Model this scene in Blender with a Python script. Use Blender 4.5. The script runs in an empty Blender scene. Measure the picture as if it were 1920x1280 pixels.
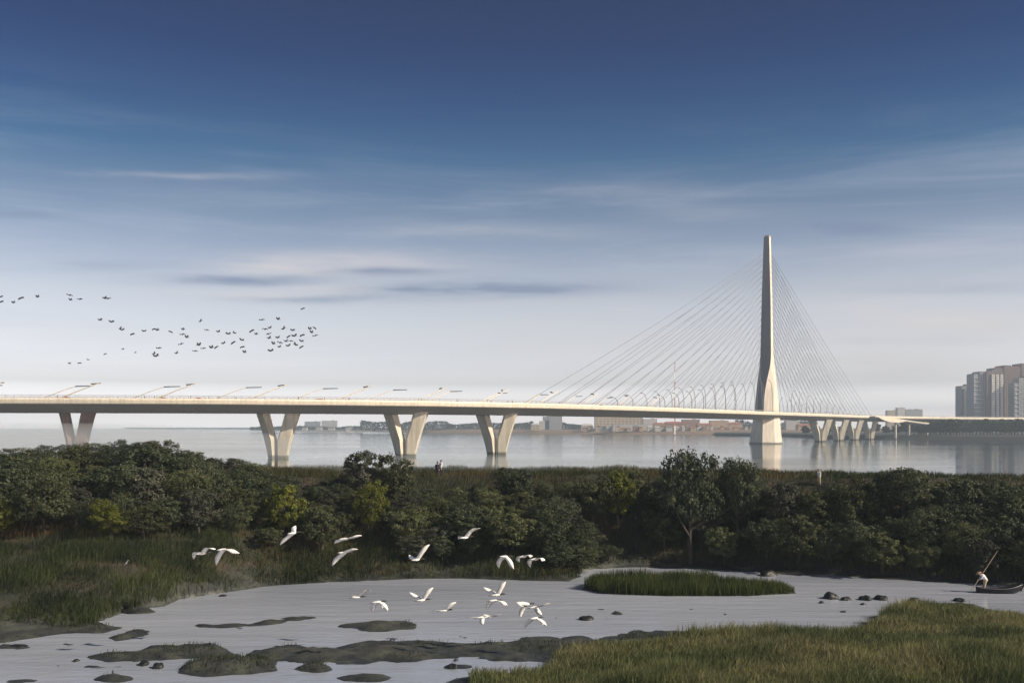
import bpy, bmesh, math, random
import numpy as np
from mathutils import Vector, Matrix

# ------------------------------------------------------------------ camera, sky, sun, exposure
S = bpy.context.scene
COL = S.collection
F, H, HY = 1867.0, 13.5, 800.0            # focal length in px of the 1920 wide photo, eye height, horizon row

cam_d = bpy.data.cameras.new('camera'); cam = bpy.data.objects.new('camera', cam_d); COL.objects.link(cam)
cam.location = (0, 0, H); cam.rotation_euler = (math.pi/2, 0, 0)
cam_d.sensor_width = 36.0; cam_d.lens = F/1920*36.0; cam_d.shift_y = (HY-640)/1920.0
cam_d.clip_start = 0.5; cam_d.clip_end = 60000
S.camera = cam
S.view_settings.view_transform = 'Standard'; S.view_settings.look = 'None'
S.view_settings.exposure = 0.28; S.view_settings.gamma = 1.0

SUN_EL = math.radians(32); SUN_AZ = math.radians(110)     # azimuth clockwise from +Y (into the picture)
sun_dir = Vector((math.sin(SUN_AZ)*math.cos(SUN_EL), math.cos(SUN_AZ)*math.cos(SUN_EL), math.sin(SUN_EL)))
sl = bpy.data.lights.new('sun', 'SUN'); so = bpy.data.objects.new('sun', sl); COL.objects.link(so)
sl.energy = 5.0; sl.angle = math.radians(0.6); sl.color = (1.0, 0.86, 0.68)
so.rotation_euler = sun_dir.to_track_quat('Z', 'Y').to_euler(); so.location = (300, -100, 400)

W = bpy.data.worlds.new('World'); S.world = W; W.use_nodes = True
def build_world():
    nt = W.node_tree; N = nt.nodes; L = nt.links; N.clear()
    out = N.new('ShaderNodeOutputWorld'); bg = N.new('ShaderNodeBackground'); L.new(bg.outputs[0], out.inputs[0])
    sky = N.new('ShaderNodeTexSky'); sky.sky_type = 'NISHITA'; sky.sun_disc = False
    sky.sun_elevation = SUN_EL; sky.sun_rotation = SUN_AZ
    sky.air_density = 1.2; sky.dust_density = 1.0; sky.ozone_density = 2.0
    tc = N.new('ShaderNodeTexCoord'); sep = N.new('ShaderNodeSeparateXYZ'); L.new(tc.outputs['Generated'], sep.inputs[0])
    def ramp(stops, inp, interp='EASE'):
        r = N.new('ShaderNodeValToRGB'); e = r.color_ramp.elements
        while len(e) < len(stops): e.new(0.5)
        for k, (p, c) in enumerate(stops): e[k].position = p; e[k].color = (*c, 1) if len(c) == 3 else c
        r.color_ramp.interpolation = interp; L.new(inp, r.inputs[0]); return r
    def mix(bt, a, b, f=1.0):
        m = N.new('ShaderNodeMix'); m.data_type = 'RGBA'; m.blend_type = bt
        for sock, v in ((m.inputs['Factor'], f), (m.inputs[6], a), (m.inputs[7], b)):
            if hasattr(v, 'node'): L.new(v, sock)
            elif isinstance(v, tuple): sock.default_value = (*v, 1)
            else: sock.default_value = v
        return m.outputs[2]
    # clear-sky grading: deep blue overhead, paling towards the horizon
    tint = ramp(WORLD_TINT, sep.outputs['Z'], 'LINEAR')
    col = mix('MULTIPLY', sky.outputs[0], tint.outputs[0])
    # thin streaky cloud, stretched along the horizon
    def noise(scale, sc, det, off, rough=0.55, dist=0.0):
        mp = N.new('ShaderNodeMapping'); mp.inputs['Scale'].default_value = sc; mp.inputs['Location'].default_value = off
        L.new(tc.outputs['Generated'], mp.inputs[0])
        n = N.new('ShaderNodeTexNoise'); n.inputs['Scale'].default_value = scale; n.inputs['Detail'].default_value = det
        n.inputs['Roughness'].default_value = rough; n.inputs['Distortion'].default_value = dist
        L.new(mp.outputs[0], n.inputs['Vector']); return n.outputs[0]
    def mul(a, b):
        m = N.new('ShaderNodeMath'); m.operation = 'MULTIPLY'
        for s_, v in zip(m.inputs, (a, b)):
            if hasattr(v, 'node'): L.new(v, s_)
            else: s_.default_value = v
        return m.outputs[0]
    def math2(op, a, b=0.0):
        m = N.new('ShaderNodeMath'); m.operation = op
        for s_, v in zip(m.inputs, (a, b)):
            if hasattr(v, 'node'): L.new(v, s_)
            else: s_.default_value = v
        return m.outputs[0]
    k = (0, 0, 0); w = (1, 1, 1)
    soft = ramp([(0.42, k), (0.75, w)], noise(1.0, (2.4, 2.4, 26), 8, (0.3, 0.1, 0.2), 0.66, 0.5))
    band1 = ramp([(0.0, k), (0.04, (.3, .3, .3)), (0.14, w), (0.22, (.55, .55, .55)), (0.27, (.16, .16, .16)), (0.34, k)], sep.outputs['Z'])
    col = mix('MIX', col, WORLD_VEIL, mul(mul(soft.outputs[0], band1.outputs[0]), 0.48))
    # long cloud streaks lying in given compass directions (tangent of bearing, tangent of height)
    yy = math2('MAXIMUM', sep.outputs['Y'], 0.05)
    u = math2('DIVIDE', sep.outputs['X'], yy); v = math2('DIVIDE', sep.outputs['Z'], yy)
    nA = math2('SUBTRACT', noise(1.0, (7, 7, 60), 6, (2.1, .4, 1.7), 0.65), 0.5)
    nB = math2('SUBTRACT', noise(1.0, (3, 3, 20), 4, (7.1, 3.4, .7), 0.6), 0.5)
    v = math2('ADD', v, mul(nB, 0.030)); u = math2('ADD', u, mul(nA, 0.12))
    def streaks(items):
        tot = None
        for (u0, v0, wu, wv, amp) in items:
            du = math2('DIVIDE', math2('SUBTRACT', u, u0), wu); dv = math2('DIVIDE', math2('SUBTRACT', v, v0), wv)
            g = math2('EXPONENT', mul(math2('ADD', mul(du, du), mul(dv, dv)), -1.0)); g = mul(g, amp)
            tot = g if tot is None else math2('MAXIMUM', tot, g)
        tex = math2('MULTIPLY', math2('ADD', nA, 0.28), 2.6); t_ = math2('MULTIPLY', tot, tex)
        m = N.new('ShaderNodeClamp'); L.new(t_, m.inputs[0]); m.inputs[2].default_value = .85; return m.outputs[0]
    col = mix('MIX', col, WORLD_PINK, streaks(STREAK_PALE))
    col = mix('MIX', col, WORLD_DARK, streaks(STREAK_DARK))
    L.new(col, bg.inputs[0]); bg.inputs[1].default_value = 0.11
# multipliers on the physical sky by sin(elevation); then cloud colours in the same physical units
WORLD_TINT = [(0.0, (8.507, 8.092, 10.864)), (0.0214, (3.936, 3.805, 5.326)), (0.0428, (1.641, 1.5, 1.977)), (0.0854, (1.42, 1.172, 1.326)), (0.1275, (1.237, 0.985, 1.019)), (0.1689, (0.837, 0.717, 0.792)), (0.2095, (0.479, 0.504, 0.603)), (0.2587, (0.12, 0.296, 0.458)), (0.306, (0.027, 0.162, 0.353)), (0.3511, (0.002, 0.097, 0.272)), (0.3939, (0.002, 0.082, 0.232)), (0.6, (0.041, 0.112, 0.221)), (1.0, (0.072, 0.157, 0.227))]
WORLD_VEIL = (4.6, 4.9, 5.8)
WORLD_DARK = (1.5, 2.0, 3.1)
WORLD_PINK = (5.6, 5.25, 5.3)
def _st(l): return [((x-960)/F, (HY-y)/F, wx/F, wy/F, a) for x, y, wx, wy, a in l]
STREAK_DARK = _st([(1600, 426, 85, 12, 1.5), (930, 550, 220, 15, 1.3), (640, 560, 160, 7, .6), (450, 524, 150, 9, 1.0), (740, 512, 110, 8, .8), (330, 342, 230, 12, .6), (330, 365, 160, 9, .35), (60, 405, 90, 8, .5), (1500, 830, 10, 2, 0), (1830, 545, 170, 10, .35), (200, 500, 160, 10, .35), (1380, 440, 90, 10, .3), (1700, 640, 160, 8, .25)])
STREAK_PALE = _st([(640, 500, 220, 22, .8), (560, 545, 170, 14, .7), (1180, 360, 170, 20, .2), (1700, 580, 200, 30, .5), (330, 327, 180, 6, .35), (1330, 395, 160, 18, .15), (1790, 470, 140, 16, .25), (1640, 690, 220, 50, .8), (1780, 610, 230, 45, .8), (1150, 640, 260, 50, .45), (900, 430, 260, 14, .25)])
build_world()

# ------------------------------------------------------------------ helpers
rnd = random.Random(11); rng = np.random.default_rng(11)
def P(x, y, d): return Vector(((x-960)/F*d, d, H+(HY-y)/F*d))      # picture row/column at a distance -> place
def G(x, y, z=0.0):
    d = (H-z)*F/(y-HY); return ((x-960)/F*d, d)                      # ground point seen at a row/column
ORI = {}
def tag(o, label=None, cat=None, group=None, kind=None):
    if label: o['label'] = label
    if cat: o['category'] = cat
    if group: o['group'] = group
    if kind: o['kind'] = kind
    return o
def empty(name, loc, label=None, cat=None, group=None, rz=0.0):
    o = bpy.data.objects.new(name, None); COL.objects.link(o); o.location = loc; o.rotation_euler = (0, 0, rz)
    o.empty_display_size = 0.5; ORI[o] = Vector((0, 0, 0)) if rz else Vector(loc)
    return tag(o, label, cat, group)
def copy_tree(o, parent=None):
    c = o.copy(); COL.objects.link(c); c.parent = parent
    for ch in KIDS.get(o, ()): 
        cc = copy_tree(ch, c); KIDS.setdefault(c, []).append(cc)
    return c
KIDS = {}
class MB:
    def __init__(s): s.v = []; s.f = []; s.m = []
    def add(s, vs, fs, mi=0):
        b = len(s.v); s.v += [tuple(p) for p in vs]; s.f += [tuple(b+i for i in f) for f in fs]; s.m += [mi]*len(fs); return s
    def box(s, c, size, rz=0.0, mi=0, R=None):
        x, y, z = (k/2 for k in size); M = R if R is not None else Matrix.Rotation(rz, 3, 'Z'); c = Vector(c)
        vs = [c+M@Vector((i*x, j*y, k*z)) for k in (-1, 1) for i, j in ((-1, -1), (1, -1), (1, 1), (-1, 1))]
        return s.add(vs, [(3, 2, 1, 0), (4, 5, 6, 7), (0, 1, 5, 4), (1, 2, 6, 5), (2, 3, 7, 6), (3, 0, 4, 7)], mi)
    def loft(s, rings, caps=True, mi=0):
        n = len(rings[0]); vs = [p for r in rings for p in r]; fs = []
        for a in range(len(rings)-1):
            for k in range(n):
                fs.append((a*n+k, a*n+(k+1) % n, (a+1)*n+(k+1) % n, (a+1)*n+k))
        if caps: fs += [tuple(range(n-1, -1, -1)), tuple((len(rings)-1)*n+k for k in range(n))]
        return s.add(vs, fs, mi)
    def tube(s, pts, rad, n=6, mi=0, flat=1.0):
        pts = [Vector(p) for p in pts]
        if not hasattr(rad, '__len__'): rad = [rad]*len(pts)
        rings = []; up = Vector((0, 0, 1)); pa = None
        for i, p in enumerate(pts):
            t = (pts[min(i+1, len(pts)-1)]-pts[max(i-1, 0)]).normalized()
            if pa is None:
                a = t.cross(up); a = a if a.length > 1e-3 else t.cross(Vector((1, 0, 0)))
            else: a = pa-t*pa.dot(t)
            a.normalize(); pa = a; b = a.cross(t)
            rings.append([p+(a*math.cos(2*math.pi*k/n)+b*math.sin(2*math.pi*k/n)*flat)*rad[i] for k in range(n)])
        return s.loft(rings, True, mi)
    def capsule(s, p0, p1, r0, r1, n=12, mi=0):
        p0, p1 = Vector(p0), Vector(p1); d = p1-p0; L = d.length
        if L < 1e-6: d = Vector((0, 0, 1)); L = 1e-6
        t = d.normalized(); pts = []; rr = []
        for a in (90, 75, 50, 25): q = math.radians(a); pts.append(p0-t*r0*math.sin(q)); rr.append(max(r0*math.cos(q), r0*0.02))
        pts += [p0, p1]; rr += [r0, r1]
        for a in (25, 50, 75, 90): q = math.radians(a); pts.append(p1+t*r1*math.sin(q)); rr.append(max(r1*math.cos(q), r1*0.02))
        return s.tube(pts, rr, n, mi)
    def ball(s, c, r, n=10, mi=0):
        c = Vector(c); r = r if hasattr(r, '__len__') else (r, r, r)
        rings = []
        for i in range(1, n):
            th = math.pi*i/n
            rings.append([c+Vector((r[0]*math.sin(th)*math.cos(2*math.pi*k/(2*n)), r[1]*math.sin(th)*math.sin(2*math.pi*k/(2*n)), -r[2]*math.cos(th))) for k in range(2*n)])
        return s.loft(rings, True, mi)
    def build(s, name, mats, parent=None, smooth=False, origin=None):
        me = bpy.data.meshes.new(name)
        o0 = origin if origin is not None else (ORI.get(parent, Vector((0, 0, 0))) if parent else Vector((0, 0, 0)))
        me.from_pydata([(p[0]-o0[0], p[1]-o0[1], p[2]-o0[2]) for p in s.v], [], s.f)
        mats = mats if isinstance(mats, (list, tuple)) else [mats]
        for m in mats: me.materials.append(m)
        if len(mats) > 1: me.polygons.foreach_set('material_index', s.m)
        if smooth: me.polygons.foreach_set('use_smooth', [True]*len(me.polygons))
        me.update()
        o = bpy.data.objects.new(name, me); COL.objects.link(o)
        ORI[o] = Vector(o0)
        if parent: o.parent = parent; KIDS.setdefault(parent, []).append(o)
        elif origin is not None: o.location = origin
        return o
def quads_object(name, V, nq, mat, tone=None, parent=None):
    """V: (nq*4,3) float array of independent quads"""
    me = bpy.data.meshes.new(name); me.vertices.add(nq*4); me.vertices.foreach_set('co', V.astype(np.float32).ravel())
    me.loops.add(nq*4); me.loops.foreach_set('vertex_index', np.arange(nq*4, dtype=np.int32))
    me.polygons.add(nq); me.polygons.foreach_set('loop_start', np.arange(0, nq*4, 4, dtype=np.int32))
    me.polygons.foreach_set('loop_total', np.full(nq, 4, dtype=np.int32))
    if tone is not None:
        a = me.attributes.new('tone', 'FLOAT', 'POINT'); a.data.foreach_set('value', np.repeat(tone, 4).astype(np.float32))
    me.materials.append(mat); me.update(calc_edges=True); me.validate()
    o = bpy.data.objects.new(name, me); COL.objects.link(o)
    if parent: o.parent = parent; KIDS.setdefault(parent, []).append(o)
    return o

# ------------------------------------------------------------------ materials
def mat(name, color, rough=0.7, var=0.15, scale=1.0, color2=None, bump=0.0, bscale=None, metal=0.0, spec=0.5, stretch=(1, 1, 1), coords='Object', transl=0.0, streak=0.0, tide=False):
    m = bpy.data.materials.new(name); m.use_nodes = True; nt = m.node_tree; N = nt.nodes; L = nt.links
    b = N['Principled BSDF']; b.inputs['Roughness'].default_value = rough; b.inputs['Metallic'].default_value = metal
    b.inputs['Specular IOR Level'].default_value = spec
    tc = N.new('ShaderNodeTexCoord'); mp = N.new('ShaderNodeMapping'); mp.inputs['Scale'].default_value = stretch
    L.new(tc.outputs[coords], mp.inputs[0])
    n = N.new('ShaderNodeTexNoise'); n.inputs['Scale'].default_value = scale; n.inputs['Detail'].default_value = 6; n.inputs['Roughness'].default_value = 0.6
    L.new(mp.outputs[0], n.inputs['Vector'])
    r = N.new('ShaderNodeValToRGB'); c2 = color2 or tuple(c*(1-var) for c in color)
    c1 = color if color2 else tuple(min(1, c*(1+var)) for c in color)
    r.color_ramp.elements[0].position = 0.33; r.color_ramp.elements[0].color = (*c2, 1)
    r.color_ramp.elements[1].position = 0.67; r.color_ramp.elements[1].color = (*c1, 1)
    L.new(n.outputs[0], r.inputs[0]); src = r.outputs[0]
    if streak:
        mp2 = N.new('ShaderNodeMapping'); mp2.inputs['Scale'].default_value = (1.1, 1.1, 0.06); L.new(tc.outputs[coords], mp2.inputs[0])
        n2 = N.new('ShaderNodeTexNoise'); n2.inputs['Scale'].default_value = 0.8; n2.inputs['Detail'].default_value = 5; L.new(mp2.outputs[0], n2.inputs['Vector'])
        r2 = N.new('ShaderNodeValToRGB'); r2.color_ramp.elements[0].position = .4; r2.color_ramp.elements[1].position = .65
        r2.color_ramp.elements[0].color = (1, 1, 1, 1); q = 1-streak; r2.color_ramp.elements[1].color = (q, q*.98, q*.95, 1); L.new(n2.outputs[0], r2.inputs[0])
        mx = N.new('ShaderNodeMix'); mx.data_type = 'RGBA'; mx.blend_type = 'MULTIPLY'; mx.inputs['Factor'].default_value = 1
        L.new(src, mx.inputs[6]); L.new(r2.outputs[0], mx.inputs[7]); src = mx.outputs[2]
    if tide:
        ge = N.new('ShaderNodeNewGeometry'); sp = N.new('ShaderNodeSeparateXYZ'); L.new(ge.outputs['Position'], sp.inputs[0]); ad = N.new('ShaderNodeMath'); ad.operation = 'MULTIPLY_ADD'; ad.inputs[1].default_value = 1.6; L.new(n.outputs[0], ad.inputs[0]); L.new(sp.outputs[2], ad.inputs[2])
        r4 = N.new('ShaderNodeMapRange'); r4.inputs[1].default_value = 1.7; r4.inputs[2].default_value = 2.5; L.new(ad.outputs[0], r4.inputs[0])
        m4 = N.new('ShaderNodeMix'); m4.data_type = 'RGBA'; L.new(r4.outputs[0], m4.inputs['Factor']); m4.inputs[6].default_value = (.16, .16, .12, 1); L.new(src, m4.inputs[7]); src = m4.outputs[2]
    L.new(src, b.inputs['Base Color'])
    if bump:
        n3 = N.new('ShaderNodeTexNoise'); n3.inputs['Scale'].default_value = bscale or scale*4; n3.inputs['Detail'].default_value = 5; L.new(mp.outputs[0], n3.inputs['Vector'])
        bp = N.new('ShaderNodeBump'); bp.inputs['Strength'].default_value = bump; bp.inputs['Distance'].default_value = 0.1
        L.new(n3.outputs[0], bp.inputs['Height']); L.new(bp.outputs[0], b.inputs['Normal'])
    return m
def leaf_mat(name, stops, transl=0.25, rough=0.6, spec=0.2, patch=0.12, patch_cols=((.8, .8, .8), (1.25, 1.2, 1.1))):
    """leaves and blades: colour by leaf (attribute tone), by plant and by a broad patch noise"""
    m = bpy.data.materials.new(name); m.use_nodes = True; nt = m.node_tree; N = nt.nodes; L = nt.links
    b = N['Principled BSDF']; b.inputs['Roughness'].default_value = rough; b.inputs['Specular IOR Level'].default_value = spec
    at = N.new('ShaderNodeAttribute'); at.attribute_name = 'tone'
    r = N.new('ShaderNodeValToRGB'); e = r.color_ramp.elements
    while len(e) < len(stops): e.new(.5)
    for k, (p, c) in enumerate(stops): e[k].position = p; e[k].color = (*c, 1)
    L.new(at.outputs['Fac'], r.inputs[0])
    ge = N.new('ShaderNodeNewGeometry'); n = N.new('ShaderNodeTexNoise'); n.inputs['Scale'].default_value = patch; n.inputs['Detail'].default_value = 4
    L.new(ge.outputs['Position'], n.inputs['Vector'])
    r2 = N.new('ShaderNodeValToRGB'); r2.color_ramp.elements[0].position = .36; r2.color_ramp.elements[1].position = .64
    r2.color_ramp.elements[0].color = (*patch_cols[0], 1); r2.color_ramp.elements[1].color = (*patch_cols[1], 1); L.new(n.outputs[0], r2.inputs[0])
    mx = N.new('ShaderNodeMix'); mx.data_type = 'RGBA'; mx.blend_type = 'MULTIPLY'; mx.inputs['Factor'].default_value = 1
    L.new(r.outputs[0], mx.inputs[6]); L.new(r2.outputs[0], mx.inputs[7])
    oi = N.new('ShaderNodeObjectInfo'); mr = N.new('ShaderNodeMapRange'); mr.inputs[3].default_value = .78; mr.inputs[4].default_value = 1.22; L.new(oi.outputs['Random'], mr.inputs[0])
    hs = N.new('ShaderNodeHueSaturation'); L.new(mr.outputs[0], hs.inputs['Value']); L.new(mx.outputs[2], hs.inputs['Color'])
    L.new(hs.outputs[0], b.inputs['Base Color'])
    tr = N.new('ShaderNodeBsdfTranslucent'); L.new(hs.outputs[0], tr.inputs[0]); ms = N.new('ShaderNodeMixShader'); ms.inputs[0].default_value = transl
    L.new(b.outputs[0], ms.inputs[1]); L.new(tr.outputs[0], ms.inputs[2]); L.new(ms.outputs[0], N['Material Output'].inputs[0])
    return m
def water_mat(name, base, base2, rough, rough2, pscale, waves):
    """rippled water; broad patches of wind, silt and painted-in sheen change its colour and gloss"""
    m = bpy.data.materials.new(name); m.use_nodes = True; nt = m.node_tree; N = nt.nodes; L = nt.links
    b = N['Principled BSDF']; b.inputs['IOR'].default_value = 1.33
    ge = N.new('ShaderNodeNewGeometry'); prev = None
    mp = N.new('ShaderNodeMapping'); mp.inputs['Scale'].default_value = (.17, 1, 1); L.new(ge.outputs['Position'], mp.inputs[0])
    n = N.new('ShaderNodeTexNoise'); n.inputs['Scale'].default_value = pscale; n.inputs['Detail'].default_value = 6; n.inputs['Roughness'].default_value = .6; n.inputs['Distortion'].default_value = .6; L.new(mp.outputs[0], n.inputs['Vector'])
    r = N.new('ShaderNodeValToRGB'); r.color_ramp.elements[0].position = .36; r.color_ramp.elements[1].position = .66; r.color_ramp.elements[0].color = (*base, 1); r.color_ramp.elements[1].color = (*base2, 1)
    L.new(n.outputs[0], r.inputs[0]); L.new(r.outputs[0], b.inputs['Base Color'])
    q = N.new('ShaderNodeMapRange'); q.inputs[1].default_value = .36; q.inputs[2].default_value = .66; q.inputs[3].default_value = rough; q.inputs[4].default_value = rough2; L.new(n.outputs[0], q.inputs[0]); L.new(q.outputs[0], b.inputs['Roughness'])
    for sc, st, dist, dtl in waves:
        mp = N.new('ShaderNodeMapping'); mp.inputs['Scale'].default_value = st; L.new(ge.outputs['Position'], mp.inputs[0])
        n = N.new('ShaderNodeTexNoise'); n.inputs['Scale'].default_value = sc; n.inputs['Detail'].default_value = dtl; L.new(mp.outputs[0], n.inputs['Vector'])
        bp = N.new('ShaderNodeBump'); bp.inputs['Strength'].default_value = 1.0; bp.inputs['Distance'].default_value = dist; L.new(n.outputs[0], bp.inputs['Height'])
        if prev: L.new(prev, bp.inputs['Normal'])
        prev = bp.outputs[0]
    if prev: L.new(prev, b.inputs['Normal'])
    return m
M = {}
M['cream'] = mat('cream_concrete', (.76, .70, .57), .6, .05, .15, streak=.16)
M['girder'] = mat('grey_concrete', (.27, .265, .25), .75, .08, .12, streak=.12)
M['pier'] = mat('pale_concrete', (.68, .63, .51), .65, .06, .2, streak=.25, tide=True)
M['pier_brown'] = mat('brown_concrete', (.22, .145, .12), .75, .2, .25, streak=.3)  # darker, browner concrete for the leftmost pier, with vertical streaks
M['tower'] = mat('tower_concrete', (.80, .72, .60), .5, .05, .1, streak=.2, tide=True)
M['tower_shaded_face'] = mat('tower_shaded_face', (.105, .105, .14), .55, .08, .1, streak=.15)
M['asphalt'] = mat('asphalt', (.06, .06, .06), .9, .2, .5)
M['cable'] = mat('cable_sheath', (.22, .22, .24), .5, .05, .5)
M['rail'] = mat('rail_metal', (.45, .40, .36), .45, .1, 1, metal=.3)
M['lamp_pole'] = mat('lamp_pole_paint', (.74, .66, .54), .45, .05, .8)
M['lamp_dark'] = mat('lamp_head_metal', (.03, .03, .033), .5, .1, 2)
M['mast_grey'] = mat('mast_grey', (.30, .28, .27), .5, .1, 1)
M['mud'] = None
M['rock'] = mat('wet_rock', (.016, .018, .016), .5, .4, 1.6, bump=.6, bscale=5)
M['trunk'] = mat('bark', (.048, .038, .030), .9, .35, 6)
M['boat'] = mat('boat_paint', (.007, .008, .013), .5, .3, 3, spec=.25)
M['boat_in'] = mat('boat_inside', (.022, .022, .026), .6, .3, 3)
M['boat_rim'] = mat('boat_rim', (.10, .10, .12), .4, .2, 4)
M['bamboo'] = mat('bamboo', (.42, .33, .22), .5, .2, 8)
M['skin'] = mat('skin', (.52, .33, .24), .55, .06, 20)
M['hair'] = mat('hair', (.02, .016, .014), .6, .2, 30)
M['white_cloth'] = mat('white_cloth', (.80, .79, .80), .85, .05, 8)
M['dark_cloth'] = mat('dark_cloth', (.030, .033, .048), .85, .2, 8)
M['grey_cloth'] = mat('grey_cloth', (.13, .13, .16), .85, .1, 8)
M['khaki_cloth'] = mat('khaki_cloth', (.52, .40, .25), .85, .1, 8)
M['straw'] = mat('straw', (.36, .25, .17), .8, .2, 12)
M['feather'] = mat('white_feather', (.86, .86, .83), .8, .03, 6)
M['black_skin'] = mat('black_feather', (.018, .018, .02), .6, .2, 6)
M['dark_feather'] = mat('dark_feather', (.02, .022, .03), .7, .2, 6)
M['glass'] = mat('dark_glass', (.05, .06, .07), .15, .2, 2, spec=.6)
M['red_paint'] = mat('red_paint', (.36, .07, .045), .4, .1, 2)
M['white_paint'] = mat('white_paint', (.78, .78, .76), .5, .04, 1)
M['tyre'] = mat('tyre', (.02, .02, .02), .9, .1, 3)

# ------------------------------------------------------------------ terrain of the wetland
def vnoise(X, Y, sc, seed=0):
    X = np.asarray(X)/sc; Y = np.asarray(Y)/sc; xi = np.floor(X).astype(np.int64); yi = np.floor(Y).astype(np.int64); fx = X-xi; fy = Y-yi
    fx = fx*fx*(3-2*fx); fy = fy*fy*(3-2*fy)
    def h(a, b):
        n = (a*374761393+b*668265263+seed*982451653) & 0xffffffff
        n = ((n ^ (n >> 13))*1274126177) & 0xffffffff
        return ((n ^ (n >> 16)) & 0xffff)/65535.0
    return (h(xi, yi)*(1-fx)+h(xi+1, yi)*fx)*(1-fy)+(h(xi, yi+1)*(1-fx)+h(xi+1, yi+1)*fx)*fy
def fbm(X, Y, sc, seed=0, oct=4):
    s = 0; a = 1; t = 0
    for o in range(oct): s = s+a*(vnoise(X, Y, sc/2**o, seed+o)-.5); t += a; a *= .55
    return s/t*2
def sdf(poly, X, Y):
    d = np.full(X.shape, 1e9); ins = np.zeros(X.shape, bool); n = len(poly)
    for i in range(n):
        ax, ay = poly[i]; bx, by = poly[(i+1) % n]; ex, ey = bx-ax, by-ay; L2 = ex*ex+ey*ey+1e-12
        t = np.clip(((X-ax)*ex+(Y-ay)*ey)/L2, 0, 1); d = np.minimum(d, np.hypot(X-ax-t*ex, Y-ay-t*ey))
        if ay != by: ins ^= ((ay > Y) != (by > Y)) & (X < (bx-ax)*(Y-ay)/(by-ay)+ax)
    return np.where(ins, d, -d)
FAR_EDGE = [(-900, 1230), (-300, 1206), (0, 1206), (70, 1196), (110, 1188), (190, 1187), (235, 1176), (180, 1165), (210, 1152), (240, 1140), (300, 1136), (330, 1122), (400, 1112), (480, 1100), (620, 1091), (760, 1085), (860, 1084), (960, 1088), (1070, 1090), (1092, 1080), (1075, 1073), (1110, 1066), (1200, 1063), (1320, 1066), (1420, 1072), (1490, 1078), (1560, 1078), (1640, 1084), (1760, 1091), (1860, 1096), (1930, 1100), (2200, 1108), (2900, 1120)]
far_edge = [G(*p) for p in FAR_EDGE]
far_poly = far_edge+[(150, 220), (-150, 220)]
NEAR = [(465, 1228), (490, 1212), (560, 1210), (640, 1212), (690, 1200), (800, 1199), (860, 1203), (900, 1204), (970, 1195), (1020, 1191), (1100, 1195), (1160, 1190), (1195, 1176), (1225, 1176), (1250, 1182), (1330, 1182), (1450, 1182), (1560, 1186), (1625, 1166), (1655, 1140), (1700, 1130), (1800, 1130), (1880, 1146), (1930, 1158), (2300, 1230)]
near_poly = [G(*p) for p in NEAR]+[(90, 30), (80, -60), (-14, -60), (-12, 30)]+[G(*p) for p in [(760, 1300), (850, 1275), (960, 1262), (1010, 1250), (960, 1238), (870, 1234), (800, 1238), (700, 1248), (600, 1246), (540, 1240), (480, 1242)]]
REED = [G(*p) for p in [(1095, 1104), (1130, 1113), (1250, 1117), (1400, 1117), (1490, 1112), (1470, 1102), (1350, 1096), (1200, 1094), (1110, 1096)]]
def ell(cx, cy, rx, ry, n=14): return [G(cx+rx*math.cos(2*math.pi*k/n)*(1+.12*math.sin(3*k)), cy+ry*math.sin(2*math.pi*k/n)) for k in range(n)]
MUDS = [([G(*p) for p in [(340, 1170), (420, 1168), (520, 1160), (580, 1152), (600, 1157), (560, 1165), (500, 1172), (440, 1176), (390, 1178)]], .10, .5),
        ([G(*p) for p in [(195, 1196), (230, 1183), (265, 1176), (290, 1180), (285, 1190), (240, 1200), (210, 1203)]], .3, .7),
        ([G(*p) for p in [(155, 1232), (185, 1222), (260, 1218), (310, 1207), (340, 1208), (390, 1205), (430, 1217), (445, 1228), (400, 1232), (330, 1236), (260, 1240), (200, 1243)]], .32, .8),
        ([G(*p) for p in [(330, 1262), (345, 1245), (400, 1236), (470, 1236), (520, 1240), (525, 1258), (470, 1265), (380, 1270)]], .45, .5),
        (ell(712, 1174, 70, 10), .32, .9), (ell(588, 1253, 32, 9), .35, .5), (ell(682, 1270, 58, 8), .32, .5), (ell(210, 1273, 36, 7), .3, .5), (ell(858, 1250, 30, 6), .25, .4),
        (ell(265, 1146, 27, 4), .15, .5), (ell(30, 1213, 38, 5), .16, .5), (ell(129, 1207, 11, 2), .08, .3), (ell(161, 1206, 15, 2), .08, .3), (ell(97, 1246, 22, 3), .1, .3), (ell(40, 1275, 32, 4), .12, .4), (ell(205, 1250, 44, 4), .12, .4),
        (ell(1131, 1142, 12, 2), .07, .3), (ell(1160, 1150, 8, 2), .07, .3), (ell(1132, 1157, 7, 1.6), .06, .3), (ell(1297, 1141, 5, 1.6), .06, .3), (ell(1361, 1150, 5, 1.6), .06, .3), (ell(1323, 1146, 4, 1.3), .05, .3), (ell(1510, 1140, 9, 1.6), .06, .3),
        (ell(871, 1194, 11, 1.8), .07, .3), (ell(925, 1193, 10, 2), .08, .3), (ell(567, 1197, 6, 1.6), .06, .3), (ell(645, 1200, 7, 1.6), .06, .3), (ell(1584, 1146, 8, 1.8), .06, .3), (ell(1040, 1158, 7, 1.6), .05, .3), (ell(450, 1178, 14, 1.6), .05, .3), (ell(490, 1184, 16, 1.6), .05, .3), (ell(400, 1188, 10, 1.5), .05, .3), (ell(540, 1176, 24, 1.6), .06, .3)]
_fx = np.array([p[0] for p in far_edge]); _fy = np.array([p[1] for p in far_edge]); _o = np.argsort(_fx); _fx = _fx[_o]; _fy = _fy[_o]
_bx = np.arange(-170, 171, 1.0); _by = np.interp(_bx, _fx, _fy); _by = np.convolve(np.pad(_by, 6, 'edge'), np.hanning(15)[1:-1]/np.hanning(15)[1:-1].sum(), 'valid')
def y_bank(X): return np.interp(X, _bx, _by)
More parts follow.
